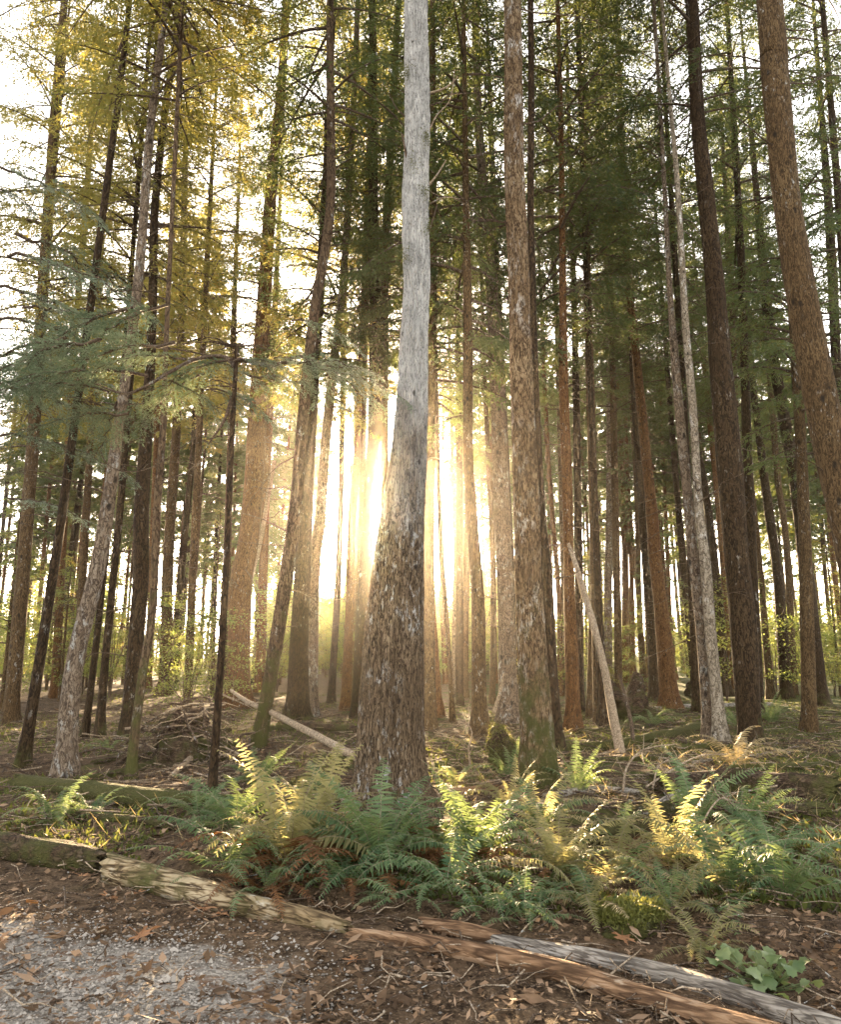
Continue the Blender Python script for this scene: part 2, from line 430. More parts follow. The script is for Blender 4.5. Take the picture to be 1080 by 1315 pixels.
def dead_twigs(mb, P, R, n, zlo, zhi, L, seed, mat=0, rad=.009, cone=False):
    r = np.random.default_rng(seed)
    z = P[:, 2]
    for k in range(n):
        h = r.uniform(zlo, zhi); i = int(np.argmin(np.abs(z - h))); c = P[i]
        a = r.uniform(0, 2 * PI); l = L * r.uniform(.25, 1.2)
        d = np.array((math.cos(a), math.sin(a), r.uniform(-.35, .5)))
        s = np.linspace(0, 1, 6)[:, None]
        if cone: a = r.choice((0, PI)) + r.uniform(-.5, .5); d = np.array((math.cos(a), math.sin(a), r.uniform(-.2, .6)))
        Q = c + d * (R[i] * .8) + d * l * s + np.array((0, 0, -1)) * l * r.uniform(-.1, .45) * s ** 2 + np.array((-d[1], d[0], 0)) * l * r.uniform(-.25, .25) * s ** 2 + np.concatenate([np.zeros((1, 3)), r.normal(0, .02 * l, (5, 3))])
        add_tube(mb, Q, np.linspace(rad * (.7 + .5 * l), .003, 6), 3, mat, False)
        for q in range(int(l * 3)):
            j = r.integers(2, 6); b = Q[j]
            d2 = unit(d + r.normal(0, .7, 3)); l2 = l * r.uniform(.12, .35)
            s2 = np.linspace(0, 1, 3)[:, None]
            add_tube(mb, b + d2 * l2 * s2 + np.array((0, 0, -.2)) * l2 * s2 ** 2, (.005, .004, .002), 3, mat, False)

TREE_N = 0
def conifer(label, bark, pts, crown=None, H=30.0, crown_base=None, group='conifer trees standing in the forest', cs=1.0,
            furrow=0.0, sides=12, step=.5, twigs=18, twig_len=1.3, twig_lo=2.0, Y=None, flare=.45, second=None, crease=False, name='conifer_tree', lean=0.0, amp=.06):
    global TREE_N
    TREE_N += 1; seed = TREE_N * 13 + 5
    b = ground_at(pts[0][0], pts[0][1]) if Y is None else at_dist(pts[0][0], pts[0][1], Y)
    if Y is not None: b[2] = float(ground_h(b[0], b[1]))
    root = thing(name, label, 'tree', b, 0, group)
    def stem(pl, part, mat, top_h, extend=True):
        rows = []
        for k, (px, py, w) in enumerate(pl):
            p = at_dist(px, py, b[1] + lean * k)
            rows.append((*p, .5 * w * depth(p) / F))
        rows = np.array(rows)
        r0 = rows[0].copy(); dn = r0.copy(); dn[:3] += (rows[0][:3] - rows[1][:3]) / np.linalg.norm(rows[1][:3] - rows[0][:3]) * .45
        rows = np.concatenate([[dn], rows])
        if extend and rows[-1][2] < top_h - 1:
            d = rows[-1][:3] - rows[-2][:3]; d /= d[2]
            g = top_h - rows[-1][2]
            for q in (.5, 1.0):
                e = rows[-1 if q == .5 else -2].copy()
                e[:3] = rows[len(pl)][:3] + d * g * q * np.array((.6, .6, 1)); e[3] = rows[len(pl)][3] * (1 - q) * .9 + .015
                rows = np.concatenate([rows, [e]])
        S = spline(rows, step)
        S[:, 3] = np.maximum(S[:, 3], .012)
        S[:, :3] -= b
        mb = MB()
        add_tube(mb, S[:, :3], S[:, 3], sides, 0, True, trunk_warp(amp, flare, 0.0, furrow, seed=seed * .37, crease=crease))
        if twigs and part == 'trunk':
            dead_twigs(mb, S[:, :3], S[:, 3], int(twigs * (1.8 if 12 < b[1] < 34 else 1)), twig_lo, min(top_h * .62, 17), twig_len, seed, 1, .011, b[1] < 11)
        mb.build(part, [M[mat], M['twig']], root)
        return S
    S = stem(pts, 'trunk', bark, H, crown is not None or H < 29)
    if second: stem(second[0], 'side_stem', second[1], second[2])
    if crown:
        far = b[1] > 34
        c = bpy.data.objects.new('crown', FAR_CROWNS[crown][seed % 2] if far else CROWNS[crown][seed % 3]); COL.objects.link(c); c.parent = root
        top = S[-1][:3]
        cb = crown_base if crown_base is not None else H - CROWN_H * cs
        if 15.5 < b[1] < 34:
            mid_px = 540 + F * b[0] / (b[1] * 1.02)
            lo_py = 470 + (seed * 7) % 90 if 370 < mid_px < 640 else 400 + (seed * 11) % 110
            cb = min(cb * .9, at_dist(540, lo_py, b[1])[2])
        i = int(np.argmin(np.abs(S[:, 2] - cb))); base = S[i][:3]
        v = Vector(top - base); q = Vector((0, 0, 1)).rotation_difference(v.normalized())
        c.location = Vector(base); c.rotation_mode = 'QUATERNION'
        c.rotation_quaternion = q @ Euler((0, 0, random.uniform(0, 6.28))).to_quaternion()
        k = max(v.length, 5.0) / CROWN_H
        c.scale = (max(.5, min(cs, k * 1.5)),) * 2 + (k,)
    return root, S, b

G, Y_, D_ = 'fir_green', 'fir_sunlit', 'fir_dark'
T = conifer
# the broad double tree in the middle
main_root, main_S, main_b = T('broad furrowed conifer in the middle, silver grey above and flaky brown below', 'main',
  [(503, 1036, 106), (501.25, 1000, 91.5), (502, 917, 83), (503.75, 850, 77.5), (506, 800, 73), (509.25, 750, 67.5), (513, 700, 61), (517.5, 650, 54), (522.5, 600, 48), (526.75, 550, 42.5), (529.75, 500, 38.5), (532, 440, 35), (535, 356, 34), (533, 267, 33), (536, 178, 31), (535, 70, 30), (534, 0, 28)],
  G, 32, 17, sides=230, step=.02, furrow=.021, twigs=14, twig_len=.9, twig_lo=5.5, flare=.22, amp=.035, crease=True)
for pl, r0, mk in [([(546, 122), (566, 116), (580, 108), (588, 99)], .020, 'pale_twig'), ([(551, 238), (562, 224), (573, 206)], .017, 'pale_twig'), ([(527, 226), (523, 205), (516, 172)], .026, 'twig'),
                   ([(550, 172), (560, 150), (578, 128), (584, 90)], .010, 'pale_twig'), ([(549, 300), (556, 282), (562, 262)], .018, 'twig'), ([(552, 262), (570, 254), (592, 256)], .010, 'pale_twig'), ([(520, 150), (508, 138), (500, 120)], .012, 'twig'),
                   ([(548, 330), (566, 330), (580, 338)], .009, 'twig'), ([(546, 590), (560, 588), (572, 596)], .011, 'pale_twig')]:
    P = np.array([at_dist(x, y, main_b[1] - .06 * k) for k, (x, y) in enumerate(pl)]) - main_b
    S_ = spline(P, .05); mb = MB(); add_tube(mb, S_, np.linspace(r0, r0 * .35, len(S_)), 7); mb.build('branch', M[mk], main_root)
for x, y, k in [(547, 178, 260), (533, 212, 260), (546, 246, 200), (521, 95, 220), (549, 292, 160), (522, 330, 160)]:
    c = at_dist(x, y, main_b[1] - .13) - main_b; r_ = np.random.default_rng(x)
    C = c + r_.normal(0, 1, (k, 3)) * np.array((.045, .035, .07)); D = unit(r_.normal(0, 1, (k, 3)) + np.array((0, -.3, -.5))); W = unit(np.cross(D, r_.normal(0, 1, (k, 3))))
    mb = MB(); leaf_quads(mb, C, D, W, r_.uniform(.015, .045, k), r_.uniform(.005, .012, k)); mb.build('moss', M['moss_mat'], main_root)['kind'] = 'stuff'
T('dark slim conifer rising just left of the silver trunk, straight and knotty', 'dark',
  [(462, 922, 22), (467, 800, 20), (471, 700, 16), (473, 650, 14), (478, 590, 16), (482, 528, 19), (484, 410, 19), (480, 327, 14), (479, 90, 10), (478, 0, 9)], D_, 30, 15, sides=20, step=.25, twigs=14)
T('stout plated conifer with light flaky bark and a mossy foot, beside the dark slim one', 'plated',
  [(692, 1006, 54), (692, 992, 49), (690, 943, 43), (685, 870, 39), (679, 749, 34), (675, 619, 32), (671, 522, 29), (668, 424, 26), (665, 327, 26), (660, 208, 25), (659, 90, 22), (658, 0, 21)],
  D_, 33, 19, sides=120, step=.03, furrow=.014, twigs=8, twig_lo=6, flare=.2, amp=.03)
T('stout dark brown conifer with rough bark among dead fern fronds', 'dark',
  [(964, 957, 36), (963, 939, 30), (960, 894, 30.5), (955, 814, 33), (947, 723, 29), (936, 587, 31), (925, 460, 27), (917, 356, 22), (905, 238, 20), (896, 150, 17), (888, 0, 15)],
  D_, 30, 12.5, sides=64, step=.05, furrow=.012, twigs=16, twig_lo=4, flare=.2, amp=.03)
T('thick brown trunk at the upper corner leaning out of the picture', 'brown',
  [(1165, 1010, 54), (1108, 760, 46), (1052, 500, 39), (1014, 282, 33), (1002, 178, 32), (994, 84, 31), (988, 0, 30)], G, 30, 15, sides=40, step=.12, furrow=.01, twigs=22, twig_lo=4)
T('leaning grey conifer with smooth bark at the edge of the leafy clearing', 'grey',
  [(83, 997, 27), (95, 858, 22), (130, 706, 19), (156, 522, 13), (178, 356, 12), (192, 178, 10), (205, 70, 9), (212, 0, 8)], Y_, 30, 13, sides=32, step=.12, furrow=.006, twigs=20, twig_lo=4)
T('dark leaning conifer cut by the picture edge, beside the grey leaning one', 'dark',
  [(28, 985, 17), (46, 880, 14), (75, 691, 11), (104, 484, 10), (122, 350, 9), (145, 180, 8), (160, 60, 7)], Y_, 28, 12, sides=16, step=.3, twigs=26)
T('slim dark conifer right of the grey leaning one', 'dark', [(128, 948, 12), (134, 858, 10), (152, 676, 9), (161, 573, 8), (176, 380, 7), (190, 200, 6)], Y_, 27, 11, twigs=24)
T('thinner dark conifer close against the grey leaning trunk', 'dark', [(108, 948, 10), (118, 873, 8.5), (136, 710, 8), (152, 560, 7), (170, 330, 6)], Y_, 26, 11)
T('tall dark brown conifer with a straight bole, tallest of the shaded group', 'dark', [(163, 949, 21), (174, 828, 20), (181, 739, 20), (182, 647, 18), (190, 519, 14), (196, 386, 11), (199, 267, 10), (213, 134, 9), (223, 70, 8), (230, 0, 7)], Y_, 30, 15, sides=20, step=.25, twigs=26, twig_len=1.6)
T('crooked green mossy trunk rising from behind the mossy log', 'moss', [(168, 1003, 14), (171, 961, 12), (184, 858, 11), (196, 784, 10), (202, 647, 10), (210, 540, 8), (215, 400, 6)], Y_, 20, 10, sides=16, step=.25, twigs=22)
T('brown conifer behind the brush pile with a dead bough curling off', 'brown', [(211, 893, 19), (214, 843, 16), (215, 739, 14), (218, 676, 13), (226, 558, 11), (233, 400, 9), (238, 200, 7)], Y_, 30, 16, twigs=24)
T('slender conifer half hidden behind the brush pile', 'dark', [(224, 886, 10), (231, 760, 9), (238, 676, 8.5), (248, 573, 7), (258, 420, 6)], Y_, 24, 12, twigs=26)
T('thick reddish conifer with a pale upper trunk behind the leaning bare pole', 'red', [(306, 908, 36), (306, 881, 31), (309, 754, 28), (321, 676, 25), (334, 478, 22), (341, 356, 17), (350, 223, 14), (358, 149, 13), (364, 70, 11), (368, 0, 10)], G, 32, 14, sides=28, step=.2, twigs=34, twig_len=1.8)
T('straight reddish trunk beside the thick reddish one', 'red', [(333, 890, 14), (336, 798, 12), (339, 700, 11), (344, 580, 9), (352, 420, 8)], G, 28, 13)
T('mossy conifer leaning toward the sunlit gap', 'moss', [(331, 958, 19), (344, 887, 18), (368, 739, 18), (380, 650, 17), (390, 528, 15), (404, 400, 13), (424, 267, 12), (424, 90, 10), (424, 0, 9)], D_, 30, 11, sides=20, step=.25, twigs=24, flare=.3)
T('dark brown conifer crossing behind the mossy leaning one', 'dark', [(382, 924, 30), (384, 828, 24), (388, 739, 21), (394, 620, 18), (402, 500, 15), (412, 350, 12), (420, 200, 9)], G, 30, 12, sides=20, step=.25, twigs=24)
T('reddish conifer at the edge of the bright gap, bleached at the top', 'grey', [(402, 918, 14), (402, 858, 13), (402, 739, 16), (410, 676, 14), (418, 572, 13), (427, 480, 11), (441, 356, 9), (454, 134, 8), (458, 40, 7)], Y_, 31, 18, twigs=20)
T('straight brown conifer standing alone in the bright gap', 'red', [(444, 911, 14), (447, 828, 12), (450, 769, 11.5), (452, 676, 9.5), (458, 587, 9), (464, 450, 8), (470, 300, 6)], Y_, 27, 15, twigs=14)
T('slim trunk peeping out beside the foot of the broad middle tree', 'brown', [(456, 916, 11), (460, 798, 9), (463, 700, 8), (467, 560, 7)], Y_, 26, 14, twigs=8)
T('dark conifer seen high up between the slim dark one and the silver trunk', 'brown', [(496, 915, 13), (496, 800, 13), (494, 600, 11), (494, 386, 10), (497, 282, 10), (507, 104, 8), (511, 20, 7)], D_, 30, 19, twigs=6)
T('brown trunk pressed behind the right flank of the middle tree', 'brown', [(553, 935, 15), (551, 828, 15), (551, 739, 14), (553, 560, 12), (556, 380, 10), (556, 238, 9)], G, 29, 14, sides=16, step=.25, twigs=12)
T('leaning trunk splayed at its foot beside the middle tree', 'red', [(563, 921, 13), (558, 828, 9), (554, 760, 8), (548, 620, 7)], G, 27, 13, twigs=6)
T('thin bent trunk leaning left in the glow', 'brown', [(581, 925, 7), (578, 860, 6), (572, 769, 6), (566, 690, 5.5), (562, 560, 5)], D_, 22, 12, twigs=12)
T('pale slender trunk in the glow, second from the bent one', 'grey', [(584, 893, 8.5), (584, 798, 7.5), (585, 700, 7), (580, 558, 4.5)], G, 26, 15, twigs=18)
T('slim brown trunk between the pale slender one and the stout straight one', 'brown', [(596, 896, 10), (598, 769, 9), (600, 690, 8), (600, 600, 7)], G, 27, 15, twigs=12)
T('straight brown conifer with knotty bark right of the glow', 'brown', [(616, 942, 22), (615, 880, 19), (614, 769, 17.5), (606, 660, 14), (601, 587, 13), (601, 440, 12), (598, 238, 8), (596, 70, 6)], D_, 31, 14, sides=20, step=.25, twigs=30)
T('slender trunk seen left of the speckled grey-brown one', 'brown', [(632, 902, 8), (634, 797, 8), (632, 690, 7), (624, 520, 6)], D_, 27, 13)
T('tall speckled grey-brown conifer with knots, beside the plated one', 'grey', [(655, 926, 30), (652, 870, 24), (650, 773, 21), (644, 643, 21), (638, 473, 19), (629, 327, 14), (618, 208, 11), (612, 90, 9), (610, 0, 8)], D_, 32, 16, sides=24, step=.2, twigs=30)
T('shadowy trunk behind the speckled grey-brown one', 'dark', [(663, 905, 14), (658, 780, 12), (650, 620, 11), (640, 400, 10), (632, 208, 8)], D_, 30, 15, twigs=24)
T('dark slim conifer tucked behind the right side of the plated one', 'dark', [(715, 968, 20), (708, 870, 17), (703, 749, 14), (691, 600, 12), (682, 300, 9), (682, 70, 8)], D_, 30, 15, sides=16, step=.25, twigs=14)
T('very slim reddish trunk between the plated one and the straight reddish one', 'red', [(719, 893, 8), (718, 773, 7), (706, 619, 5.5), (700, 500, 5)], D_, 26, 13)
T('straight reddish conifer with the bleached pole leaning at it', 'red', [(737, 938, 21), (735, 870, 17.5), (731, 749, 14), (729, 643, 13), (724, 500, 12), (723, 400, 9.5), (721, 208, 7), (718, 70, 6)], D_, 30, 15, sides=20, step=.25, twigs=26)
T('thin trunk shadowing the straight reddish one', 'brown', [(727, 892, 8), (722, 640, 8), (716, 440, 7), (711, 330, 6), (706, 178, 5)], G, 28, 15)
T('thin dark pole tree left of the pole top, reaching into foliage', 'brown', [(757, 922, 9), (759, 819, 7), (761, 740, 7), (759, 617, 6), (758, 439, 4.5)], D_, 25, 14, twigs=26)
T('dark trunk directly behind the middle of the bleached pole', 'dark', [(778, 932, 19), (773, 868, 15), (768, 769, 10), (764, 650, 8)], G, 26, 12, sides=16)
T('pale tan conifer with a clean straight bole behind the dark stump', 'grey', [(783, 888, 12), (781, 858, 11), (781, 759, 10.5), (783, 676, 10), (783, 469, 8.5), (777, 267, 7), (771, 178, 6), (768, 70, 5)], G, 30, 16, twigs=30)
T('reddish trunk rising straight behind the dark stump', 'red', [(803, 875, 10), (803, 759, 8.5), (802, 647, 7.5), (795, 528, 6)], D_, 27, 14)
T('slim orange-brown trunk next to the one behind the stump', 'red', [(813, 880, 8), (812, 838, 7.5), (811, 740, 6), (806, 600, 5)], D_, 26, 14)
T('slender brown trunk leaning left of the stout reddish pair', 'brown', [(827, 887, 9), (821, 779, 7.5), (818, 640, 6), (812, 540, 5)], G, 26, 14)
T('darker twin of the stout reddish conifer', 'dark', [(843, 901, 17), (837, 799, 14), (826, 660, 12), (815, 500, 10), (807, 350, 7)], D_, 29, 14, sides=16)
T('stout reddish conifer leaning left, the lighter of a close pair', 'red', [(861, 909, 25), (851, 799, 18), (842, 720, 15.5), (836, 647, 14), (827, 558, 12.5), (818, 469, 10.5), (807, 356, 9), (802, 267, 7), (796, 100, 5)], D_, 30, 14, sides=20, step=.25, twigs=32)
T('far thin trunk just right of the stout reddish pair', 'red', [(867, 872, 6.5), (860, 779, 5.5), (855, 660, 5)], D_, 27, 14)
T('dark trunk with a bright rim left of the two pale neighbours', 'dark', [(895, 893, 13), (887, 814, 11), (880, 746, 10), (872, 661, 8), (862, 540, 7)], G, 28, 13, sides=16, twigs=26)
T('grey knotty conifer, left of two leaning neighbours', 'grey', [(911, 950, 15), (908, 905, 14), (901, 814, 13), (891, 723, 13), (884, 647, 12.5), (875, 558, 12), (866, 454, 10.5), (860, 370, 7), (850, 180, 5)], D_, 29, 16, sides=20, step=.25, twigs=34)
T('tan smooth conifer, right of two leaning neighbours, pale at the top', 'white', [(926, 952, 18), (921, 900, 15), (912.5, 814, 14), (905.6, 723, 13.5), (897, 647, 11), (890, 528, 10), (881, 424, 9), (870, 238, 6.5), (857, 90, 4.5)], D_, 27, 20, sides=20, step=.25, twigs=34)
T('dark trunk half hidden behind the stout dark brown one', 'dark', [(934, 894, 13), (928, 840, 12), (922, 768, 12), (908, 647, 9), (890, 540, 8), (876, 440, 7)], G, 28, 13, sides=14)
T('sunlit orange trunk along the left edge of the stout dark brown one', 'red', [(941, 884, 8), (930, 746, 7.5), (922, 647, 7), (913, 558, 6.5), (904, 469, 6)], D_, 28, 14)
T('white barked trunk showing high behind the stout dark brown one', 'white', [(968, 880, 9), (952, 640, 8.5), (944, 520, 8), (940, 439, 8), (938, 356, 8), (937, 267, 7.5), (935, 180, 6)], G, 29, 18, twigs=14)
T('dark slender trunk with a bright rim near the picture edge', 'dark', [(1010, 897, 15), (1003, 790, 13), (997, 723, 12), (986, 647, 11), (975, 558, 9), (964, 469, 8), (950, 300, 6)], G, 28, 14, sides=14, twigs=26)
T('thick dark trunk leaving the picture edge above the ferns', 'dark', [(1054, 905, 20), (1024, 640, 15), (1006, 530, 14), (990, 440, 13), (979, 327, 10), (971, 240, 8)], D_, 30, 15, sides=14, twigs=22)
T('thin trunk lit orange at its foot beside the far ferns', 'brown', [(990, 897, 10), (981, 791, 8), (976, 723, 6.5), (967, 632, 5), (957, 528, 4)], G, 26, 13)
T('slender brown trunk between two dark ones near the picture edge', 'brown', [(1020, 890, 9), (1010, 700, 8), (999, 617, 8), (992, 528, 7.5)], D_, 27, 13)
T('brown trunk in the top corner behind sunlit golden foliage', 'brown', [(14, 930, 18), (40, 600, 15), (60, 300, 13), (73, 119, 12)], Y_, 27, 11, sides=14, twigs=24)
T('faint orange trunk inside the sunlit golden foliage', 'red', [(70, 893, 11), (92, 500, 8), (113, 226, 7), (118, 150, 6)], Y_, 28, 12, twigs=24)
T('thin orange trunk beside the tall dark brown one, high in the sunlit gold', 'red', [(190, 885, 9), (200, 600, 8), (208, 410, 6.5), (220, 327, 6), (228, 200, 5)], Y_, 28, 14, twigs=26)

T('leafy conifer beyond the thick corner trunk, its green boughs filling the sky there', 'brown', [(1040, 938, 18), (1030, 600, 14), (1012, 300, 10), (1005, 100, 8)], G, 28, 6.5, twigs=20)
T('conifer at the picture edge whose crown hangs low behind the corner trunk', 'dark', [(1096, 915, 18), (1080, 600, 14), (1066, 300, 11)], G, 27, 7, twigs=10)
T('broad-crowned conifer behind the white barked trunk', 'brown', [(952, 902, 13), (946, 640, 11), (940, 420, 9)], D_, 27, 10, twigs=10)
T('green-crowned conifer far behind between the pale tan bole and the reddish pair', 'brown', [(795, 898, 10), (790, 640, 9), (786, 420, 7)], D_, 26, 10, twigs=10)
T('slim conifer with a dense crown behind the straight knotty one', 'dark', [(590, 905, 10), (590, 640, 9), (588, 420, 7)], D_, 27, 12, twigs=8)
T('conifer with a pale sunlit golden crown seen behind the faint orange trunk', 'brown', [(96, 905, 11), (112, 640, 9), (124, 420, 7)], Y_, 26, 9, twigs=8)
T('sunlit golden conifer high between the tall dark brown bole and the thick reddish one', 'brown', [(240, 912, 11), (252, 640, 9), (262, 420, 7)], Y_, 27, 10.5, twigs=8)
T('sunlit green-gold conifer at the picture edge behind the dark leaning one', 'brown', [(10, 918, 12), (34, 640, 9), (52, 420, 7)], Y_, 26, 8, twigs=8)
T('dense green conifer behind the bleached-top one at the bright gap', 'dark', [(425, 903, 10), (436, 700, 8), (442, 420, 7)], G, 27, 13.5, twigs=6)
T('green conifer whose crown fills the top right corner, behind the stout dark brown one', 'dark', [(975, 925, 15), (962, 640, 12), (950, 300, 9)], G, 30, 9, twigs=8)
T('dense dark conifer between the tan smooth trunk and the stout dark brown one, high up', 'dark', [(896, 915, 12), (884, 640, 10), (872, 420, 8)], D_, 30, 12, twigs=8)
T('dark green conifer behind the gap right of the plated one', 'dark', [(745, 912, 11), (742, 640, 10), (738, 420, 8)], D_, 30, 12, twigs=8)
T('tall green conifer behind the pole tree, its crown touching the frame top', 'brown', [(770, 930, 15), (762, 640, 12), (752, 300, 9)], G, 31, 12, twigs=8)
T('green conifer beyond the right edge with boughs reaching back in', 'dark', [(1118, 935, 18), (1100, 640, 14), (1080, 300, 10)], G, 30, 8, twigs=8)
T('sunlit golden-crowned conifer behind the thick reddish one', 'brown', [(286, 901, 11), (294, 640, 9), (300, 420, 7)], Y_, 25, 11, twigs=8)
# places the low sun reaches in the photograph; nothing far is planted in its way
SD = ray(486, 655); SD = SD / np.linalg.norm(SD)
LIT = [(340, 1040), (395, 1030), (375, 1100), (700, 1100), (745, 1080), (860, 1060), (655, 1015), (830, 990), (160, 985), (780, 1110), (900, 1180)]
LANES = [ground_at(*q, .35) for q in LIT]
def in_lane(x, y, rad, top):
    for l in LANES:
        if y <= l[1]: continue
        t = (y - l[1]) / SD[1]
        if abs(l[0] + SD[0] * t - x) < rad and l[2] + SD[2] * t < top + .3: return True
    return False
# far slender trunks that nothing tells apart
far_x = []
rs = random.Random(21)
tries = 0
while len(far_x) < 135 and tries < 4000:
    tries += 1
    px = rs.uniform(-20, 1100); Yd = rs.uniform(38, 66)
    if 470 < px < 512 or (405 < px < 438) or (575 < px < 592): continue
    if any(abs(px - q) < 3.5 for q, _ in far_x) or in_lane((px - 540) / F * Yd * 1.02, Yd, .22, 30): continue
    far_x.append((px, Yd))
for px, Yd in far_x:
    w = rs.uniform(.13, .30) * F / Yd
    tilt = (540 - px) * .10 + rs.uniform(-14, 14)
    base = (px, 657.5 + F * math.tan(math.atan(1.6 / Yd) + PITCH) , w * 1.15)
    kind = rs.choice(('brown', 'red', 'dark', 'red'))
    zone = 'left of' if px < 470 else 'right of'
    T('slender far conifer among many, hazy, %s the broad middle tree' % zone, kind,
      [base, (px + tilt * .25, 780, w), (px + tilt * .6, 620, w * .85), (px + tilt, 470, w * .6)],
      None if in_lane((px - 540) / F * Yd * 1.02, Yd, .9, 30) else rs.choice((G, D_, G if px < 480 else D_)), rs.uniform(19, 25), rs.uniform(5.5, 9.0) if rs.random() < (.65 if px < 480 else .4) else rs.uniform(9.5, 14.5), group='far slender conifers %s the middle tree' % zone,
      sides=7, step=1.0, twigs=10, twig_len=1.0, Y=Yd, flare=.2, cs=.5 if in_lane((px - 540) / F * Yd * 1.02, Yd, 2.2, 30) else rs.uniform(.75, 1.0))

# ------------------------------------------------------------------ near hemlock boughs
def bough_mesh(L, seed, mat, dens=1.0, leaf=(.046, .0125)):
    r = np.random.default_rng(seed); mb = MB(); n = 14
    s = np.linspace(0, 1, n)[:, None]
    P = np.concatenate([L * s, L * r.uniform(-.12, .12) * s ** 2, L * (.06 * np.sin(s * 3) - r.uniform(.10, .24) * s ** 2)], 1)
    P[1:] += r.normal(0, .012 * L, (n - 1, 3))
    add_tube(mb, P, np.linspace(.011 + .006 * L, .003, n), 5, 1, False)
    m = int(21 * L * dens)
    for k in range(m):
        t = .10 + .9 * (k + r.random()) / m; i = min(int(t * (n - 1)), n - 2); f = t * (n - 1) - i
        b = P[i] * (1 - f) + P[i + 1] * f; ax = unit(P[i + 1] - P[i]); sg = 1 if k % 2 else -1
        sd = unit(np.cross(ax, (0, 0, 1.0))) * sg
        d = unit(sd * r.uniform(.6, 1) + ax * r.uniform(.5, 1.0) + np.array((0, 0, r.uniform(-.4, .12))))
        l = (L * .30 * math.sin(min(1, t * 1.6 + .15) * PI * .62) * (1.12 - t) + .06) * r.uniform(.6, 1.25)
        q = np.linspace(0, 1, 6)[:, None]
        Q = b + d * l * q + np.array((0, 0, -1)) * l * .28 * q ** 2
        add_tube(mb, Q[::2], (.003, .002, .001), 3, 1, False)
        c = max(6, int(l / .0080)); tt = r.random(c)[:, None]
        C = b + d * l * tt + np.array((0, 0, -1)) * l * .28 * tt ** 2
        side = unit(np.cross(d, (0, 0, 1.0))); s2 = r.choice((-1, 1), (c, 1))
        # short secondary sprays widen the twig into a flat fan
        out = r.random((c, 1)) ** 1.5 * (.03 + .10 * l) * (1.1 - tt)
        C = C + side * s2 * out + d * out * .6 + np.array((0, 0, -1)) * out * .25
        D = unit(side * s2 * r.uniform(.3, 1, (c, 1)) + d * r.uniform(.5, 1, (c, 1)) + r.normal(0, .2, (c, 3)))
        W = unit(np.cross(D, np.array((0, 0, 1.0)) + r.normal(0, .25, (c, 3))))
        leaf_quads(mb, C, D, W, leaf[0] * r.uniform(.7, 1.5, c), leaf[1] * r.uniform(.8, 1.4, c), 0)
    return mb.mesh('bough', [mat, M['twig']])
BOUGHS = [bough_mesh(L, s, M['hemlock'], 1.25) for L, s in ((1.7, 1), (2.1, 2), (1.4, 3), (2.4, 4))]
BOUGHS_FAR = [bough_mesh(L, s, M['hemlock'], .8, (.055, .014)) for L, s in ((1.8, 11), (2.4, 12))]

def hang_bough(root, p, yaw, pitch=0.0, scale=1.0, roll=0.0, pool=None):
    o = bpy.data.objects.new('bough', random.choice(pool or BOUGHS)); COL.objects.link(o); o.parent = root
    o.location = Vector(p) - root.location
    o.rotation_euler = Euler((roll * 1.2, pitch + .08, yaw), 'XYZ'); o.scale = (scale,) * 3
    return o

# thin dead-looking sapling with green boughs spreading from its top
sap_root, sap_S, sap_b = T('thin dark young hemlock with boughs only at its broken top, before the mossy log', 'dark',
  [(272, 1027, 12), (273, 1000, 11.5), (281, 887, 9.5), (288, 769, 8.5), (291, 706, 7.5), (298, 558, 6.5), (304, 454, 5), (305, 447, 3)], None, 29.5, sides=14, step=.08, twigs=14, twig_len=.6, twig_lo=1.2, flare=.2, name='young_hemlock', group=None)
Ys = sap_b[1]
def P3(px, py, dy=0.0): return at_dist(px, py, Ys + dy)
limbs = [[(302, 470), (285, 458), (250, 462), (215, 480), (180, 500), (155, 505), (110, 488), (70, 478)],
         [(303, 462), (320, 464), (350, 470), (385, 458), (420, 470), (452, 472)],
         [(300, 505), (288, 540), (268, 570)]]
for k, pl in enumerate(limbs):
    mb = MB(); P = np.array([P3(x, y, (.35 * math.sin(i * 1.3 + k))) for i, (x, y) in enumerate(pl)]) - sap_b
    S = spline(P, .08); add_tube(mb, S, np.linspace(.030, .007, len(S)), 7, 0, True)
    mb.build('limb', M['twig'], sap_root)
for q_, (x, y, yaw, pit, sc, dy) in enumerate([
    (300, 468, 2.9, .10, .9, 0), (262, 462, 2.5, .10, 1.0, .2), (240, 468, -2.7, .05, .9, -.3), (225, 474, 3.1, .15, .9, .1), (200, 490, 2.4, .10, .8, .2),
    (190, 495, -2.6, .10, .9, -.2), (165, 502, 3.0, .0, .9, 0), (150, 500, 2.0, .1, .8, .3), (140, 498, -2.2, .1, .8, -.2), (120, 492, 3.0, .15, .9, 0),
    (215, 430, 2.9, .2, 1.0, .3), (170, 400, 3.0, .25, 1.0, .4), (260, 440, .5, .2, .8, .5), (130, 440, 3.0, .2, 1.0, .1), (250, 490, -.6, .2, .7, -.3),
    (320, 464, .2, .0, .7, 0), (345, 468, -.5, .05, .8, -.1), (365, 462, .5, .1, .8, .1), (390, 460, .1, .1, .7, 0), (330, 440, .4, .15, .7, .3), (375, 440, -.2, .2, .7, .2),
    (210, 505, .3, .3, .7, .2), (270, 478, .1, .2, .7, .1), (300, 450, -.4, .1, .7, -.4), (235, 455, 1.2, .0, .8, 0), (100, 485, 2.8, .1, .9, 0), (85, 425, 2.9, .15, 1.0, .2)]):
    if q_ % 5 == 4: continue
    hang_bough(sap_root, P3(x, y + random.uniform(-40, 30), dy), yaw, pit, sc * random.uniform(.7, 1.0), random.uniform(-.3, .3))

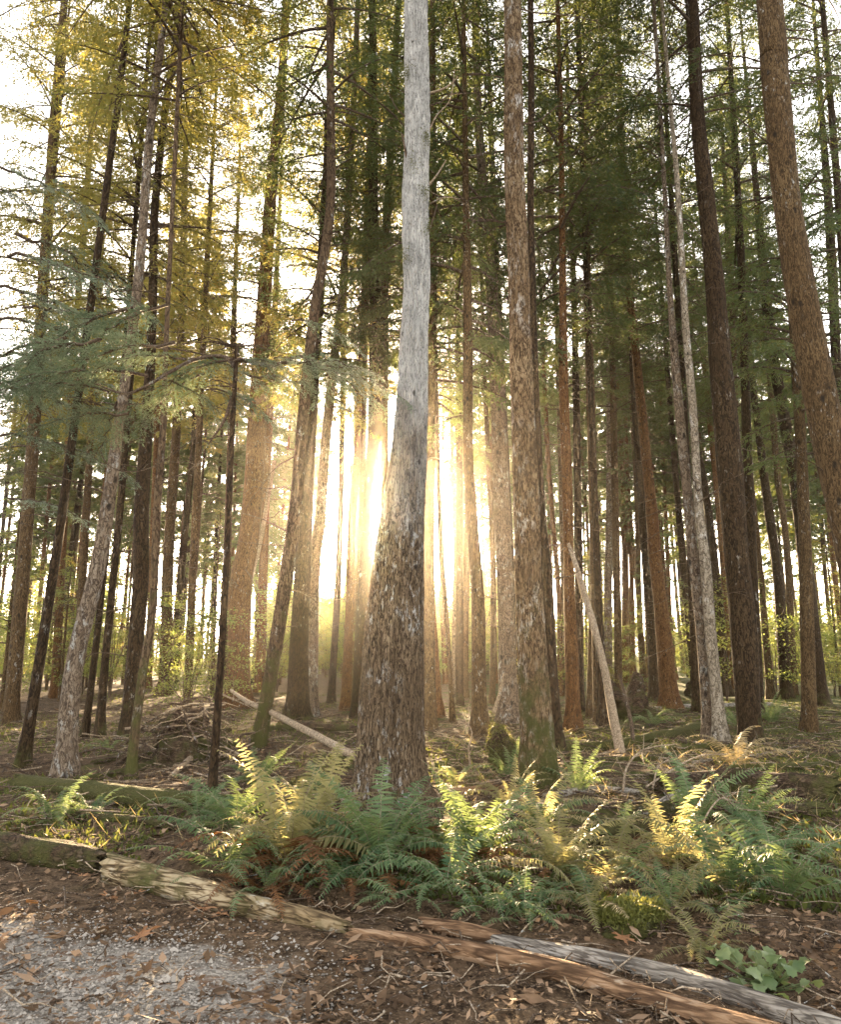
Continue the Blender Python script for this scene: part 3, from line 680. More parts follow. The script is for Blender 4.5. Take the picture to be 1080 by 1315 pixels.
# boughs of a hemlock that stands just outside the left edge
edge_root, edge_S, edge_b = T('hemlock outside the frame whose blue-green boughs reach in at the edge', 'dark',
  [(-40, 1010, 30), (-42, 700, 26), (-45, 300, 20), (-45, 0, 14)], None, 29.5, sides=16, step=.3, twigs=10, group=None, name='hemlock_tree')
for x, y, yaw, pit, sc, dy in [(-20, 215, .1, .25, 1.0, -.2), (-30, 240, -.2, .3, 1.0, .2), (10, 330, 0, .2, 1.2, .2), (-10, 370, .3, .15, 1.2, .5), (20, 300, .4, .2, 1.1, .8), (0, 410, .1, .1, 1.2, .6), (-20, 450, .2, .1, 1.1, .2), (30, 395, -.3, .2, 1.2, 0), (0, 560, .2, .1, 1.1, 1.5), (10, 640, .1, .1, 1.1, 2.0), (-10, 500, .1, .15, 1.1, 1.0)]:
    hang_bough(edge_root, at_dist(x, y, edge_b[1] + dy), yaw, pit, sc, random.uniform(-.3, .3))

# ------------------------------------------------------------------ understory behind
def shrub_mesh(H, R, seed, mat, n=2600, leaf=(.13, .075)):
    r = np.random.default_rng(seed); mb = MB()
    nst = 6
    for k in range(nst):
        a = r.uniform(0, 2 * PI); l = H * r.uniform(.6, 1)
        s = np.linspace(0, 1, 7)[:, None]
        Q = np.array((math.cos(a), math.sin(a), 0)) * R * .6 * s ** 1.6 + np.array((0, 0, 1)) * l * s + np.concatenate([np.zeros((1, 3)), r.normal(0, .06, (6, 3))])
        add_tube(mb, Q, np.linspace(.035, .008, 7), 4, 1, False)
    lay = 26
    per = n // lay
    for k in range(lay):
        h = H * r.uniform(.15, 1.0); a = r.uniform(0, 2 * PI); rad = R * r.uniform(.1, .85) * (1.15 - .5 * h / H)
        c = np.array((math.cos(a) * rad, math.sin(a) * rad, h))
        C = c + r.normal(0, 1, (per, 3)) * np.array((R * .30, R * .30, H * .028))
        D = unit(r.normal(0, 1, (per, 3)) * np.array((1, 1, .4)) + np.array((0, 0, -.3)))
        W = unit(np.cross(D, np.array((0, 0, 1.0)) + r.normal(0, .5, (per, 3))))
        leaf_quads(mb, C, D, W, leaf[0] * r.uniform(.6, 1.4, per), leaf[1] * r.uniform(.6, 1.3, per), 0)
    return mb.mesh('foliage', [mat, M['twig']])
SHRUBS = [shrub_mesh(5.0, 2.0, s, M['shrub'], 2600) for s in (1, 2, 3)]
YOUNG = [conifer_crown('crown', 8.0, 1.9, 60, M[k], s, tw=20, lv=8, gap=.2) for k, s in (('fir_green', 71), ('fir_sunlit', 72), ('shrub', 73))]

def understory(px, Yd, kind, sc):
    p = at_dist(px, 850, Yd); p[2] = float(ground_h(p[0], p[1]))
    side = 'left of' if px < 500 else 'right of'
    if kind == 'shrub':
        r = thing('understory_shrub', 'hazy yellow-green shrub in the far understory %s the middle tree' % side, 'shrub', p, rs.uniform(0, 6), 'far shrubs %s the middle tree' % side)
        o = bpy.data.objects.new('foliage', rs.choice(SHRUBS))
    else:
        r = thing('young_conifer', 'hazy young conifer growing between far trunks %s the middle tree' % side, 'tree', p, rs.uniform(0, 6), 'far young conifers %s the middle tree' % side)
        o = bpy.data.objects.new('crown', rs.choice(YOUNG))
    COL.objects.link(o); o.parent = r; o.scale = (sc,) * 3
    if kind != 'shrub':
        o.location = (0, 0, .5)
        mb = MB(); S = np.array(((0, 0, -.3), (0, 0, 2), (0.03, 0, 5), (0, 0.02, 8.2))) * sc
        add_tube(mb, spline(S, .8), np.linspace(.07, .012, len(spline(S, .8))), 6); mb.build('trunk', M['brown'], r)
for k in range(120):
    px = rs.uniform(-40, 1120); Yd = rs.uniform(30, 64)
    near_sun = 400 < px < 620
    if near_sun and rs.random() < .45: continue
    if (px < 420 and rs.random() < .45) or (px > 640 and rs.random() < .2): Yd = rs.uniform(20, 32)
    sc_ = rs.uniform(.5, .95) * (.75 if near_sun else 1.0); kd = 'shrub' if rs.random() < .5 else 'young'
    if in_lane((px - 540) / F * Yd * 1.02, Yd, 1.5, 5 * sc_ if kd == 'shrub' else 8 * sc_): continue
    understory(px, Yd, kd, sc_)

for k in range(46):
    px = rs.uniform(395, 660); Yd = rs.uniform(44, 68); sc_ = rs.uniform(.8, 1.5); kd = 'shrub' if rs.random() < .6 else 'young'
    if in_lane((px - 540) / F * Yd * 1.02, Yd, 1.6 * sc_, (5 if kd == 'shrub' else 8) * sc_): continue
    understory(px, Yd, kd, sc_)
def distant_forest():
    r = np.random.default_rng(5); mb = MB()
    for k in range(300):
        px = r.uniform(-250, 1330) if k % 3 else r.uniform(330, 650); Yd = r.uniform(70, 112)
        p = at_dist(px, 850, Yd); H = r.uniform(6, 8 + (Yd - 70) * .12) if 340 < px < 640 else r.uniform(4, 11)
        n = 480; t = r.random(n) ** .8
        rad = (1.1 - t) * H * .20 * np.sqrt(r.random(n)); a = r.uniform(0, 2 * PI, n)
        C = np.stack([p[0] + rad * np.cos(a), p[1] + rad * np.sin(a), t * H], -1)
        D = unit(np.stack([np.cos(a), np.sin(a), r.uniform(-.7, .1, n)], -1)); W = unit(np.cross(D, r.normal(0, 1, (n, 3))))
        leaf_quads(mb, C, D, W, r.uniform(.35, .8, n), r.uniform(.12, .28, n), k % 2)
        add_tube(mb, [(p[0], p[1], -.3), (p[0], p[1], H)], (.16, .03), 5, 2, False)
    o = mb.build('distant_forest', [M['fir_green'], M['shrub'], M['brown']])
    tag(o, 'pale mass of far trees seen through the trunks', 'far forest', kind='stuff')
distant_forest()

# ------------------------------------------------------------------ ferns
def frond_mesh(L, a0, a1, seed, mat, pl=.115, pairs=31, width=.0215):
    r = np.random.default_rng(seed); mb = MB(); n = 24
    s = np.linspace(0, 1, n); ang = a0 + (a1 - a0) * s ** 1.25
    ds = L / (n - 1)
    P = np.zeros((n, 3)); P[1:, 0] = np.cumsum(np.cos(ang[:-1])) * ds; P[1:, 2] = np.cumsum(np.sin(ang[:-1])) * ds
    P[:, 1] = L * r.uniform(-.10, .10) * s ** 2
    add_tube(mb, P, np.linspace(.0035, .001, n), 4, 1, False)
    T_, _, _ = frames(P)
    for sg in (1, -1):
        t = .10 + .89 * (np.arange(pairs) + .25 * (sg > 0)) / pairs
        idx = t * (n - 1); i0 = np.minimum(idx.astype(int), n - 2); f = (idx - i0)[:, None]
        B = P[i0] * (1 - f) + P[i0 + 1] * f; ax = unit(P[i0 + 1] - P[i0])
        sd = np.tile(np.array((0, 1.0, 0)) * sg, (pairs, 1)); nrm = unit(np.cross(ax, sd)) * sg
        prof = np.minimum(1, (t - .04) * 5.5) * np.clip((1.02 - t) * 2.0, 0, 1) ** .75
        ln = pl * prof * r.uniform(.8, 1.12, pairs) * np.where(r.random(pairs) < .07, r.uniform(.2, .6, pairs), 1) + .006
        d = unit(sd + ax * r.uniform(.10, .52, (pairs, 1)) + np.array((0, 0, 1)) * r.uniform(-.45, .15, (pairs, 1)))
        wv = unit(ax + nrm * r.uniform(-.25, .25, (pairs, 1)))
        droop = np.array((0, 0, -1.0)) * (ln * .16)[:, None]
        w = (width * (.45 + .55 * prof))[:, None]
        a = B - wv * w * .5; b = B + wv * w * .5
        m1 = B + d * (ln * .55)[:, None] + droop * .3
        c = m1 + wv * w * .42; e = m1 - wv * w * .42
        tip = B + d * ln[:, None] + droop
        V = np.stack([a, b, c, e, tip], 1).reshape(-1, 3); q = np.arange(pairs)[:, None] * 5
        mb.add(V, q + np.array([[0, 1, 2, 3]]), 0, False)
        k0 = mb.n - len(V)
        mb.f.append((q + np.array([[3, 2, 4]]) + k0, 0, False))
    return mb.mesh('frond', [mat, M['fern_b'] if mat in (M['fern_b'],) else M['pale_twig']])
R_ = math.radians
FR = {}
for key, mk in (('g', 'fern'), ('y', 'fern_lit'), ('b', 'fern_b'), ('s', 'fern_s')):
    FR[key] = {'up': [frond_mesh(1.0, R_(84), R_(38), 1, M[mk]), frond_mesh(1.0, R_(80), R_(15), 2, M[mk]), frond_mesh(1.0, R_(76), R_(28), 12, M[mk], .095, 30)],
               'arch': [frond_mesh(1.0, R_(72), R_(-25), 3, M[mk]), frond_mesh(1.0, R_(66), R_(-45), 4, M[mk]), frond_mesh(1.0, R_(75), R_(-5), 8, M[mk]), frond_mesh(1.0, R_(60), R_(-70), 13, M[mk], .12, 38), frond_mesh(1.0, R_(78), R_(-35), 14, M[mk], .09, 30)],
               'low': [frond_mesh(1.0, R_(42), R_(-40), 5, M[mk]), frond_mesh(1.0, R_(30), R_(-25), 6, M[mk]), frond_mesh(1.0, R_(50), R_(-60), 15, M[mk], .10, 36)]}

def fern(label, px, py, L, mix, seed, group='sword ferns on the forest floor', lift=0.02, loc=None):
    """mix: list of (colour, habit, count); L frond length in metres"""
    r = random.Random(seed)
    b = ground_at(px, py) if loc is None else np.array(loc)
    root = thing('sword_fern', label, 'fern', b + np.array((0, 0, lift - .03)), 0, group)
    tot = sum(m[2] for m in mix); k = 0
    for c, h, n in mix:
        for q in range(int(n * 1.2 + .5)):
            o = bpy.data.objects.new('frond', r.choice(FR[c][h])); COL.objects.link(o); o.parent = root
            yaw = 2 * PI * (k * .618034) + r.uniform(-.3, .3); k += 1
            s = L * r.uniform(.65, 1.15) * 1.07
            o.rotation_euler = (r.uniform(-.35, .35), r.uniform(-.12, .12), yaw); o.scale = (s, s * r.uniform(.85, 1.1), s)
            o.location = (.02 * math.cos(yaw), .02 * math.sin(yaw), 0)
    return root
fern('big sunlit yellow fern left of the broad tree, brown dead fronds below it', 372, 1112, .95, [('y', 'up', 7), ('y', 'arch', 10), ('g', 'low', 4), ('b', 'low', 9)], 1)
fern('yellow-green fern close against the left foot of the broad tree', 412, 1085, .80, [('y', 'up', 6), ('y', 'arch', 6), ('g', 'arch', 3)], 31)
fern('green fern before the broad tree with two fronds standing up its bark', 487, 1120, .85, [('g', 'up', 5), ('g', 'arch', 13), ('g', 'low', 5), ('b', 'low', 7)], 2)
fern('dense green fern right of the broad tree, in shade', 612, 1105, .78, [('g', 'arch', 14), ('g', 'up', 5), ('g', 'low', 5), ('b', 'low', 4)], 3)
fern('green fern between the two big shaded ones', 552, 1108, .72, [('g', 'arch', 10), ('g', 'low', 4), ('b', 'low', 3)], 4)
fern('small green fern reaching over the split orange log', 676, 1182, .40, [('g', 'arch', 6), ('g', 'low', 5)], 5)
fern('low green fern whose long frond lies above the orange slab', 632, 1172, .52, [('g', 'low', 5), ('g', 'arch', 3)], 6)
fern('little fern under the big shaded ferns, near the log pieces', 512, 1160, .40, [('g', 'low', 4), ('g', 'arch', 3)], 7)
fern('green fern at the tip of the mossy log, behind the sunlit fern', 300, 1068, .78, [('g', 'arch', 9), ('g', 'low', 6), ('g', 'up', 2)], 8)
fern('dark fern leaning over the peeled log beside the brown fronds', 292, 1120, .72, [('g', 'low', 6), ('g', 'arch', 6)], 9)
fern('dark green fern behind the mossy log, left of the sunlit one', 332, 1012, .72, [('g', 'up', 5), ('g', 'arch', 8)], 10)
fern('small fern on the mossy log by the thin dark hemlock', 255, 1050, .55, [('g', 'arch', 8), ('g', 'low', 3)], 11)
fern('green fern at the picture edge before the leaning grey trunk', 72, 1058, .6, [('g', 'arch', 9), ('g', 'low', 5)], 12)
fern('small fern near the leafy clearing behind the mossy log', 138, 966, .5, [('g', 'arch', 7)], 13)
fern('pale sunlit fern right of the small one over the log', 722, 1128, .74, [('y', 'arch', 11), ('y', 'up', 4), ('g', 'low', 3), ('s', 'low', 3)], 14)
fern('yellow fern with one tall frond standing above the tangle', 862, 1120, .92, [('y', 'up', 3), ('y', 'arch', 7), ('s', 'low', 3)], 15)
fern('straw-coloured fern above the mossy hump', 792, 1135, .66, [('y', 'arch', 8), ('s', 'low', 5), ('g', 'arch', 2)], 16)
fern('dark green fern with upright fronds before the rotting log', 892, 1072, .82, [('g', 'up', 8), ('g', 'arch', 3)], 17)
fern('large half-lit fern with fronds drooping toward the leafy plant', 938, 1150, .85, [('g', 'arch', 10), ('y', 'arch', 4), ('g', 'low', 5)], 18)
fern('large green fern at the picture edge above the leafy plant', 1005, 1160, .85, [('g', 'arch', 12), ('g', 'low', 4)], 19)
fern('green fern behind the large one at the picture edge', 992, 1098, .72, [('g', 'arch', 9), ('y', 'low', 3)], 20)
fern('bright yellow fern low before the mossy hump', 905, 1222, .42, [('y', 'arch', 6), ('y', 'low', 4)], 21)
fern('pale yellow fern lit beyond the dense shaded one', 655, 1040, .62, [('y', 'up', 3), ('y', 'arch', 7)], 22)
fern('green fern at the foot of the plated conifer', 742, 1018, .66, [('g', 'up', 6), ('g', 'arch', 6)], 23)
fern('small green fern by the mossy stump', 652, 1000, .55, [('g', 'up', 4), ('g', 'arch', 4)], 24)
fern('dark fern at the far mossy log near the stump', 838, 934, .75, [('g', 'arch', 10)], 25)
fern('far green fern by the stout dark brown trunk', 992, 930, .85, [('g', 'arch', 11), ('g', 'up', 3)], 26)
fern('green fern behind the two leaning neighbours', 945, 935, .7, [('g', 'arch', 8)], 27)
fern('fern tucked beneath the pale sunlit one', 700, 1152, .5, [('g', 'low', 6), ('b', 'low', 3)], 28)
fern('fern left of the yellow tall-fronded one, half brown', 790, 1085, .6, [('g', 'arch', 5), ('b', 'low', 5), ('s', 'arch', 2)], 29)
fern('dry straw fern at the foot of the stout dark brown trunk', 948, 985, .85, [('s', 'arch', 6), ('s', 'low', 5)], 30)

fern('green fern in front of the first shaded one, just above the log gap', 446, 1142, .6, [('g', 'arch', 8), ('g', 'low', 4), ('b', 'low', 4)], 41)
fern('green fern in front of the two dense shaded ones', 572, 1146, .6, [('g', 'arch', 8), ('g', 'low', 4), ('b', 'low', 3)], 42)
fern('light green fern behind the pale sunlit one', 692, 1072, .7, [('g', 'arch', 6), ('y', 'up', 3), ('y', 'arch', 3)], 43)
fern('yellow-green fern just left of the bright mossy hump', 752, 1165, .55, [('y', 'arch', 6), ('g', 'low', 3), ('s', 'low', 2)], 44)
fern('half-lit fern just right of the bright mossy hump', 862, 1172, .6, [('y', 'arch', 5), ('g', 'arch', 5), ('s', 'low', 2)], 45)
fern('green fern before the half-sunk brown log', 958, 1070, .7, [('g', 'arch', 9), ('g', 'up', 3)], 46)
fern('brown-skirted green fern below the big sunlit one', 345, 1146, .6, [('g', 'arch', 5), ('g', 'low', 3), ('b', 'low', 8)], 47)
fern('small fern between the mossy log and the dark log end', 120, 1050, .5, [('g', 'arch', 6), ('g', 'low', 3)], 48)
fern('light fern at the foot of the pale crooked branch', 585, 1010, .5, [('y', 'arch', 3), ('g', 'arch', 5)], 49)
# ------------------------------------------------------------------ logs
def log(label, mat, pts, name='log', cat='log', lift=.5, seed=1, sides=28, amp=.10, ends=True, group=None, end_mat=None, yoff=None, step=.05):
    """pts: (px, py of the middle line, width px)"""
    rows = []
    for k, (px, py, w) in enumerate(pts):
        g = ground_at(px, py + w * .5 * .85)
        if yoff is not None: g = at_dist(px, py, yoff[k])
        r = .5 * w * depth(g) / F
        if yoff is None: g = g + np.array((0, r * .35, r * lift))
        rows.append((*g, r))
    S = spline(rows, step); o0 = S[0][:3].copy(); o0[2] = float(ground_h(o0[0], o0[1]))
    def warp(P, th, r):
        c, s = np.cos(th)[None], np.sin(th)[None]; u = np.cumsum(np.concatenate([[0], np.linalg.norm(np.diff(P, axis=0), axis=1)]))[:, None]
        k = 1 + amp * fbm(c * 1.2 + seed, s * 1.2, u * 1.6, 4) + amp * .45 * noise3(c * 5, s * 5, u * 1.0 + seed) - amp * .8 * np.maximum(0, noise3(c * 2.5 + seed, s * 2.5, u * 2.2) - .25)
        return r * k
    loc = S[:, :3] - o0; e = loc[-1] - loc[0]; hd = math.atan2(e[1], e[0]); ca, sa = math.cos(hd), math.sin(hd)
    flat = abs(e[2]) < np.hypot(e[0], e[1])
    if not flat: hd, ca, sa = 0.0, 1.0, 0.0
    loc = np.stack([loc[:, 0] * ca + loc[:, 1] * sa, -loc[:, 0] * sa + loc[:, 1] * ca, loc[:, 2]], -1)
    R = np.maximum(S[:, 3], .004)
    V, Fq = tube_vf(loc, R, sides, warp)
    m = len(loc); V = V.reshape(m, sides, 3); th = np.linspace(0, 2 * PI, sides, endpoint=False)
    for ring, sg in ((0, -1), (m - 1, 1)):       # splintered ends
        ax = unit(loc[1] - loc[0]) if ring == 0 else unit(loc[-1] - loc[-2])
        jag = noise3(np.cos(th) * 2.2 + seed, np.sin(th) * 2.2, ring) + .6 * noise3(np.cos(th) * 5, np.sin(th) * 5 + seed, ring)
        V[ring] = V[ring] + ax * sg * (jag * R[ring] * .9)[:, None]
    mb = MB(); mb.add(V.reshape(-1, 3), Fq, 0)
    for ring in (0, m - 1):
        k = np.arange(sides); c = V[ring].mean(0) + (loc[1] - loc[0] if ring == 0 else loc[-2] - loc[-1]) * .8
        t = np.stack([k, (k + 1) % sides, np.full(sides, sides)], -1)
        mb.add(np.concatenate([V[ring], c[None]]), t[:, ::-1] if ring == 0 else t, 0, False)
    root = thing(name, label, cat, o0, hd, group)
    mb.build('bark' if cat == 'log' else 'stem', M[mat], root)
    return root, S
log('dark bark-covered log end entering at the picture edge', 'log_dark', [(-60, 1078, 36), (20, 1088, 36), (70, 1093, 36), (128, 1105, 30)], seed=3, amp=.16)
log('long peeled log with pale top and yellow moss along the track', 'log_peeled', [(136, 1113, 34), (200, 1128, 38), (270, 1149, 37), (330, 1163, 31), (402, 1178, 24), (448, 1190, 15)], seed=5, amp=.14)
log('split orange-brown log lying lowest along the track', 'log_orange', [(452, 1197, 16), (530, 1208, 21), (610, 1222, 24), (700, 1241, 28), (860, 1288, 33), (1010, 1335, 36)], seed=7, amp=.18)
log('short orange slab behind the split orange log', 'log_orange', [(540, 1183, 16), (590, 1192, 22), (640, 1203, 18)], seed=9, amp=.2)
log('weathered white-grey log behind the split orange log', 'log_grey', [(628, 1204, 14), (690, 1216, 20), (760, 1228, 23), (850, 1247, 26), (960, 1280, 30), (1100, 1330, 32)], seed=11, amp=.15)
log('mossy green log crossing behind the thin dark hemlock', 'log_moss', [(20, 1004, 24), (110, 1012, 26), (200, 1024, 28), (290, 1030, 24), (350, 1034, 18)], seed=13, amp=.14)
log('thin dark mossy log behind the crooked green trunk', 'log_moss', [(95, 1002, 10), (160, 990, 12), (215, 974, 12), (275, 955, 9)], seed=15, amp=.2)
log('pale bare branch propped against the brush pile', 'pale_twig', [(218, 1000, 6), (240, 980, 8), (268, 960, 9)], seed=17, name='fallen_branch', cat='branch', sides=8, lift=1.5)
log('long pale fallen branch sloping down toward the broad tree', 'pale_twig', [(296, 886, 4), (318, 901, 6), (345, 913, 7.5), (372, 927, 8.5), (400, 941, 9.5), (430, 957, 10), (458, 972, 11)], seed=19, name='fallen_branch', cat='branch', sides=10, yoff=(14.8, 14, 13.2, 12.7, 12.2, 11.7, 11.2))
log('mossy log below the leaning pole, far from the track', 'log_moss', [(720, 962, 13), (800, 953, 14), (850, 944, 15), (908, 930, 15)], seed=21, amp=.15)
log('thin mossy log in front of the far mossy one', 'log_moss', [(735, 977, 8), (820, 973, 9), (890, 966, 8)], seed=23)
log('mossy green log beyond the dry fern at the picture edge', 'log_moss', [(940, 986, 9), (1000, 984, 10), (1070, 980, 10)], seed=25)
log('big rotting dark log lying across behind the upright ferns', 'log_dark', [(852, 1006, 30), (930, 1002, 32), (1000, 1006, 34), (1080, 1010, 34)], seed=27, amp=.2)
log('broken grey stick of wood before the rotting log', 'log_grey', [(838, 1042, 10), (880, 1022, 12), (918, 1010, 8)], seed=29, lift=1.5)
log('fibrous grey rotting log behind the tall yellow frond', 'log_dark', [(752, 1078, 34), (800, 1062, 40), (850, 1044, 36), (905, 1028, 26)], seed=31, amp=.25)
log('reddish bare log beside the right foot of the broad tree', 'log_orange', [(552, 1018, 8), (600, 1014, 11), (652, 1006, 9)], seed=33)
log('pale sunlit log behind the dense shaded fern', 'log_peeled', [(590, 1034, 10), (670, 1030, 13), (745, 1027, 10)], seed=35)
log('grey fallen trunk far behind, right of the stump', 'log_grey', [(838, 909, 5), (880, 907, 6), (990, 903, 6)], seed=37, sides=10)
log('brown log half sunk in moss near the picture edge', 'log_dark', [(930, 1050, 14), (980, 1044, 20), (1060, 1036, 22)], seed=39, amp=.2)
log('mossy log between the crooked green trunk and the brush pile', 'log_moss', [(120, 978, 9), (180, 968, 11), (250, 972, 9)], seed=41, amp=.2)
log('dark fallen trunk behind the mossy leaning conifer', 'log_dark', [(330, 938, 8), (390, 932, 11), (470, 936, 11)], seed=43, amp=.2)
log('brown log right of the pale crooked branch', 'log_dark', [(570, 968, 8), (620, 962, 10), (672, 966, 9)], seed=45, amp=.2)
log('short mossy log at the feet of two leaning neighbours', 'log_moss', [(868, 962, 8), (915, 958, 10), (955, 964, 8)], seed=47, amp=.2)
log('pale broken log lying before the plated conifer foot', 'log_grey', [(700, 1022, 8), (760, 1012, 10), (822, 1016, 7)], seed=49, amp=.2)
log('dark rotten log beyond the far mossy log', 'log_dark', [(745, 940, 8), (800, 936, 9), (846, 930, 7)], seed=51, amp=.2)
log('long dark log between the mossy log and the dark log end', 'log_dark', [(90, 1046, 9), (170, 1052, 12), (250, 1064, 10)], seed=53, amp=.2)
log('bleached stick of wood across the dry fern', 'log_grey', [(890, 978, 5), (950, 972, 6), (1015, 966, 5)], seed=55, amp=.2)
# standing bare poles
def pole(label, pts, mat, Y0, Y1, group=None):
    ys = np.linspace(Y0, Y1, len(pts))
    return log(label, mat, pts, name='dead_pole', cat='pole', sides=12, seed=int(pts[0][0]), yoff=list(ys), amp=.12)
g = ground_at(797, 968)
pole('bleached bare pole leaning against the straight reddish conifer', [(798, 975, 13), (790, 930, 12), (772, 840, 10), (750, 762, 8), (738, 720, 6), (730, 698, 4)], 'pale_twig', g[1], g[1] + 1.0)
g = ground_at(298, 905)
pole('bare tan pole leaning on the thick reddish conifer', [(298, 905, 8), (303, 830, 7), (318, 760, 6.5), (335, 690, 6), (352, 593, 5)], 'pale_twig', g[1] - .8, g[1] - .8)
g = ground_at(812, 958)
pole('thin dark bent stick standing before the dark stump', [(813, 960, 5), (811, 930, 5), (803, 895, 4.5), (795, 865, 3)], 'twig', g[1], g[1] + .2)
g = ground_at(648, 928)
pole('thin pale broken stick standing left of the speckled conifer', [(634, 915, 5), (642, 890, 4), (647, 865, 2)], 'pale_twig', g[1] - 1, g[1] - 1)

# ------------------------------------------------------------------ stumps, mounds, brush
def mound(mb, w, h, d, seed, rough=.25, n=40, m=18, top=.55, mat=0):
    u = np.linspace(0, 2 * PI, n, endpoint=False)[None]; v = np.linspace(0, 1, m)[:, None]
    prof = np.where(v < top, 1 - .18 * (v / top), .82 * np.sqrt(np.clip(1 - ((v - top) / (1 - top)) ** 2, 0, 1)))
    z = np.where(v < top, v / top * .72, .72 + .28 * np.sin((v - top) / (1 - top) * PI / 2))
    k = 1 + rough * fbm(np.cos(u) * 1.6 + seed, np.sin(u) * 1.6, z * 2.4, 4)
    X = w * .5 * prof * k * np.cos(u); Y = d * .5 * prof * k * np.sin(u); Z = z * h * (1 + rough * .8 * noise3(np.cos(u) * 2 * prof + seed, np.sin(u) * 2 * prof, 0)) - .12
    V = np.stack(np.broadcast_arrays(X, Y, Z), -1).reshape(-1, 3)
    i = np.arange(m - 1)[:, None]; j = np.arange(n)[None]; a = i * n + j; b = i * n + (j + 1) % n
    mb.add(V, np.stack([a, b, b + n, a + n], -1).reshape(-1, 4), mat)
    return V

def moss_fuzz(mb, V, n, seed, zmin=.1, size=(.028, .011), mat=1):
    r = np.random.default_rng(seed); V = V[V[:, 2] > zmin]
    C = V[r.integers(0, len(V), n)] + r.normal(0, .025, (n, 3))
    D = unit(r.normal(0, .8, (n, 3)) + np.array((0, 0, .5))); W = unit(np.cross(D, r.normal(0, 1, (n, 3))))
    leaf_quads(mb, C, D, W, size[0] * r.uniform(.5, 1.4, n), size[1] * r.uniform(.6, 1.4, n), mat)

def stump(label, px, py, wpx, hpx, mat, seed, moss=0, name='tree_stump', cat='stump', rough=.3, top=.7):
    g = ground_at(px, py); s = depth(g) / F; root = thing(name, label, cat, g)
    mb = MB(); V = mound(mb, wpx * s, hpx * s, wpx * s * .8, seed, rough, 64, 30, top)
    mb.build('wood', M[mat], root)
    if moss:
        mm = MB(); moss_fuzz(mm, V, moss, seed, hpx * s * .35); mm.build('moss', [M['moss_mat'], M['moss_mat']], root)['kind'] = 'stuff'
    return root, g, s
stump('dark jagged stump behind the leaning bleached pole', 806, 921, 74, 50, 'log_dark', 3, 250, rough=.45)
stump('mossy stump left of the plated conifer', 646, 988, 50, 52, 'log_dark', 5, 3500, rough=.4)
stump('bright mossy hump of rotten wood among sunlit ferns', 808, 1192, 92, 50, 'log_dark', 7, 9000, name='mossy_hump', cat='moss', rough=.3, top=.4)
stump('small dark stump right of the stout reddish pair', 893, 892, 26, 22, 'log_dark', 9, 60)
stump('mossy hump at the far end of the fallen pale branch', 400, 1010, 80, 22, 'log_moss', 11, 700, name='mossy_hump', cat='moss', top=.3)

def brush_pile():
    g = ground_at(245, 968); s = depth(g) / F; r = np.random.default_rng(3)
    root = thing('brush_pile', 'brown heap of dead branches and roots below the shaded conifers', 'brush pile', g)
    mb = MB(); mound(mb, 118 * s, 58 * s, 1.5, 2, .55, 60, 24, .2); mb.build('earth', M['log_dark'], root)
    for k in range(130):
        a = r.uniform(0, PI); w = 65 * s
        c = np.array((r.uniform(-w, w) * 1.05, r.uniform(-.9, .3), 0)); c[2] = 74 * s * max(.05, 1 - (c[0] / w / 1.1) ** 2) * r.uniform(.2, 1.05)
        d = unit(np.array((math.cos(a), r.uniform(-.4, .4), r.uniform(-.45, .45)))); l = r.uniform(.4, 1.3)
        q = np.linspace(-.5, .5, 6)[:, None]
        Q = c + d * l * q + np.array((0, 0, -1)) * l * .4 * q ** 2 + r.normal(0, .02, (6, 3))
        b = MB(); add_tube(b, Q, np.linspace(r.uniform(.010, .026), .004, 6), 5, 0, False)
        if k < 100: b.build('stick', M['pale_twig' if k % 4 == 0 else 'twig'], root)
brush_pile()

# arching dead branches
def dead_branch(label, pts, mat, r0, dys=None, cat='branch', name='dead_branch', seed=1):
    Y0 = ground_at(*pts[0][:2])[1] if dys is None else dys[0]
    ys = np.linspace(Y0, Y0 if dys is None else dys[1], len(pts))
    P = np.array([at_dist(x, y, yy) for (x, y), yy in zip(pts, ys)]); b = P[0].copy()
    root = thing(name, label, cat, b)
    mb = MB(); S = spline(P - b, .05); add_tube(mb, S, np.linspace(r0, r0 * .3, len(S)), 6); mb.build('stem', M[mat], root)
    r = np.random.default_rng(seed + int(pts[0][0]))
    for k in range(7):
        i = r.integers(2, len(S)); d = unit(unit(S[i] - S[i - 1]) + r.normal(0, .6, 3)); l = r.uniform(.1, .4)
        q = np.linspace(0, 1, 4)[:, None]; t = MB()
        add_tube(t, S[i] + d * l * q + r.normal(0, .01, (4, 3)) * q, np.linspace(r0 * .4, .0015, 4), 4)
        t.build('twig', M[mat], root)
dead_branch('pale crooked branch arching up right of the broad tree', [(604, 985), (602, 960), (606, 940), (598, 926), (588, 922)], 'pale_twig', .016)
dead_branch('long thin stick lying from the peeled log to the sunlit fern', [(130, 1105), (180, 1085), (240, 1068), (290, 1062)], 'twig', .010, (6.2, 7.0))
dead_branch('bare twig rising dark before the upright green ferns', [(905, 1105), (902, 1060), (925, 1025), (948, 1038)], 'pale_twig', .012, (6.6, 6.8))
dead_branch('dark bent twig crossing the upright green ferns', [(930, 1105), (890, 1058), (860, 1025), (852, 1005)], 'twig', .008, (6.5, 6.9))
dead_branch('white twig tangle before the far mossy log', [(800, 1015), (805, 985), (822, 965), (845, 958), (870, 955)], 'pale_twig', .015, (8.8, 9.2))
dead_branch('pale twig fanning out behind the tall yellow frond', [(838, 1012), (845, 985), (858, 975)], 'pale_twig', .012, (8.6, 8.8))
dead_branch('white twig lying toward the rotting log', [(830, 1010), (868, 985), (900, 970), (935, 968)], 'pale_twig', .012, (8.6, 9.4))
dead_branch('dark curved branch drooping over the leafy clearing', [(160, 842), (128, 838), (100, 845), (66, 838)], 'twig', .012, (13.5, 12))
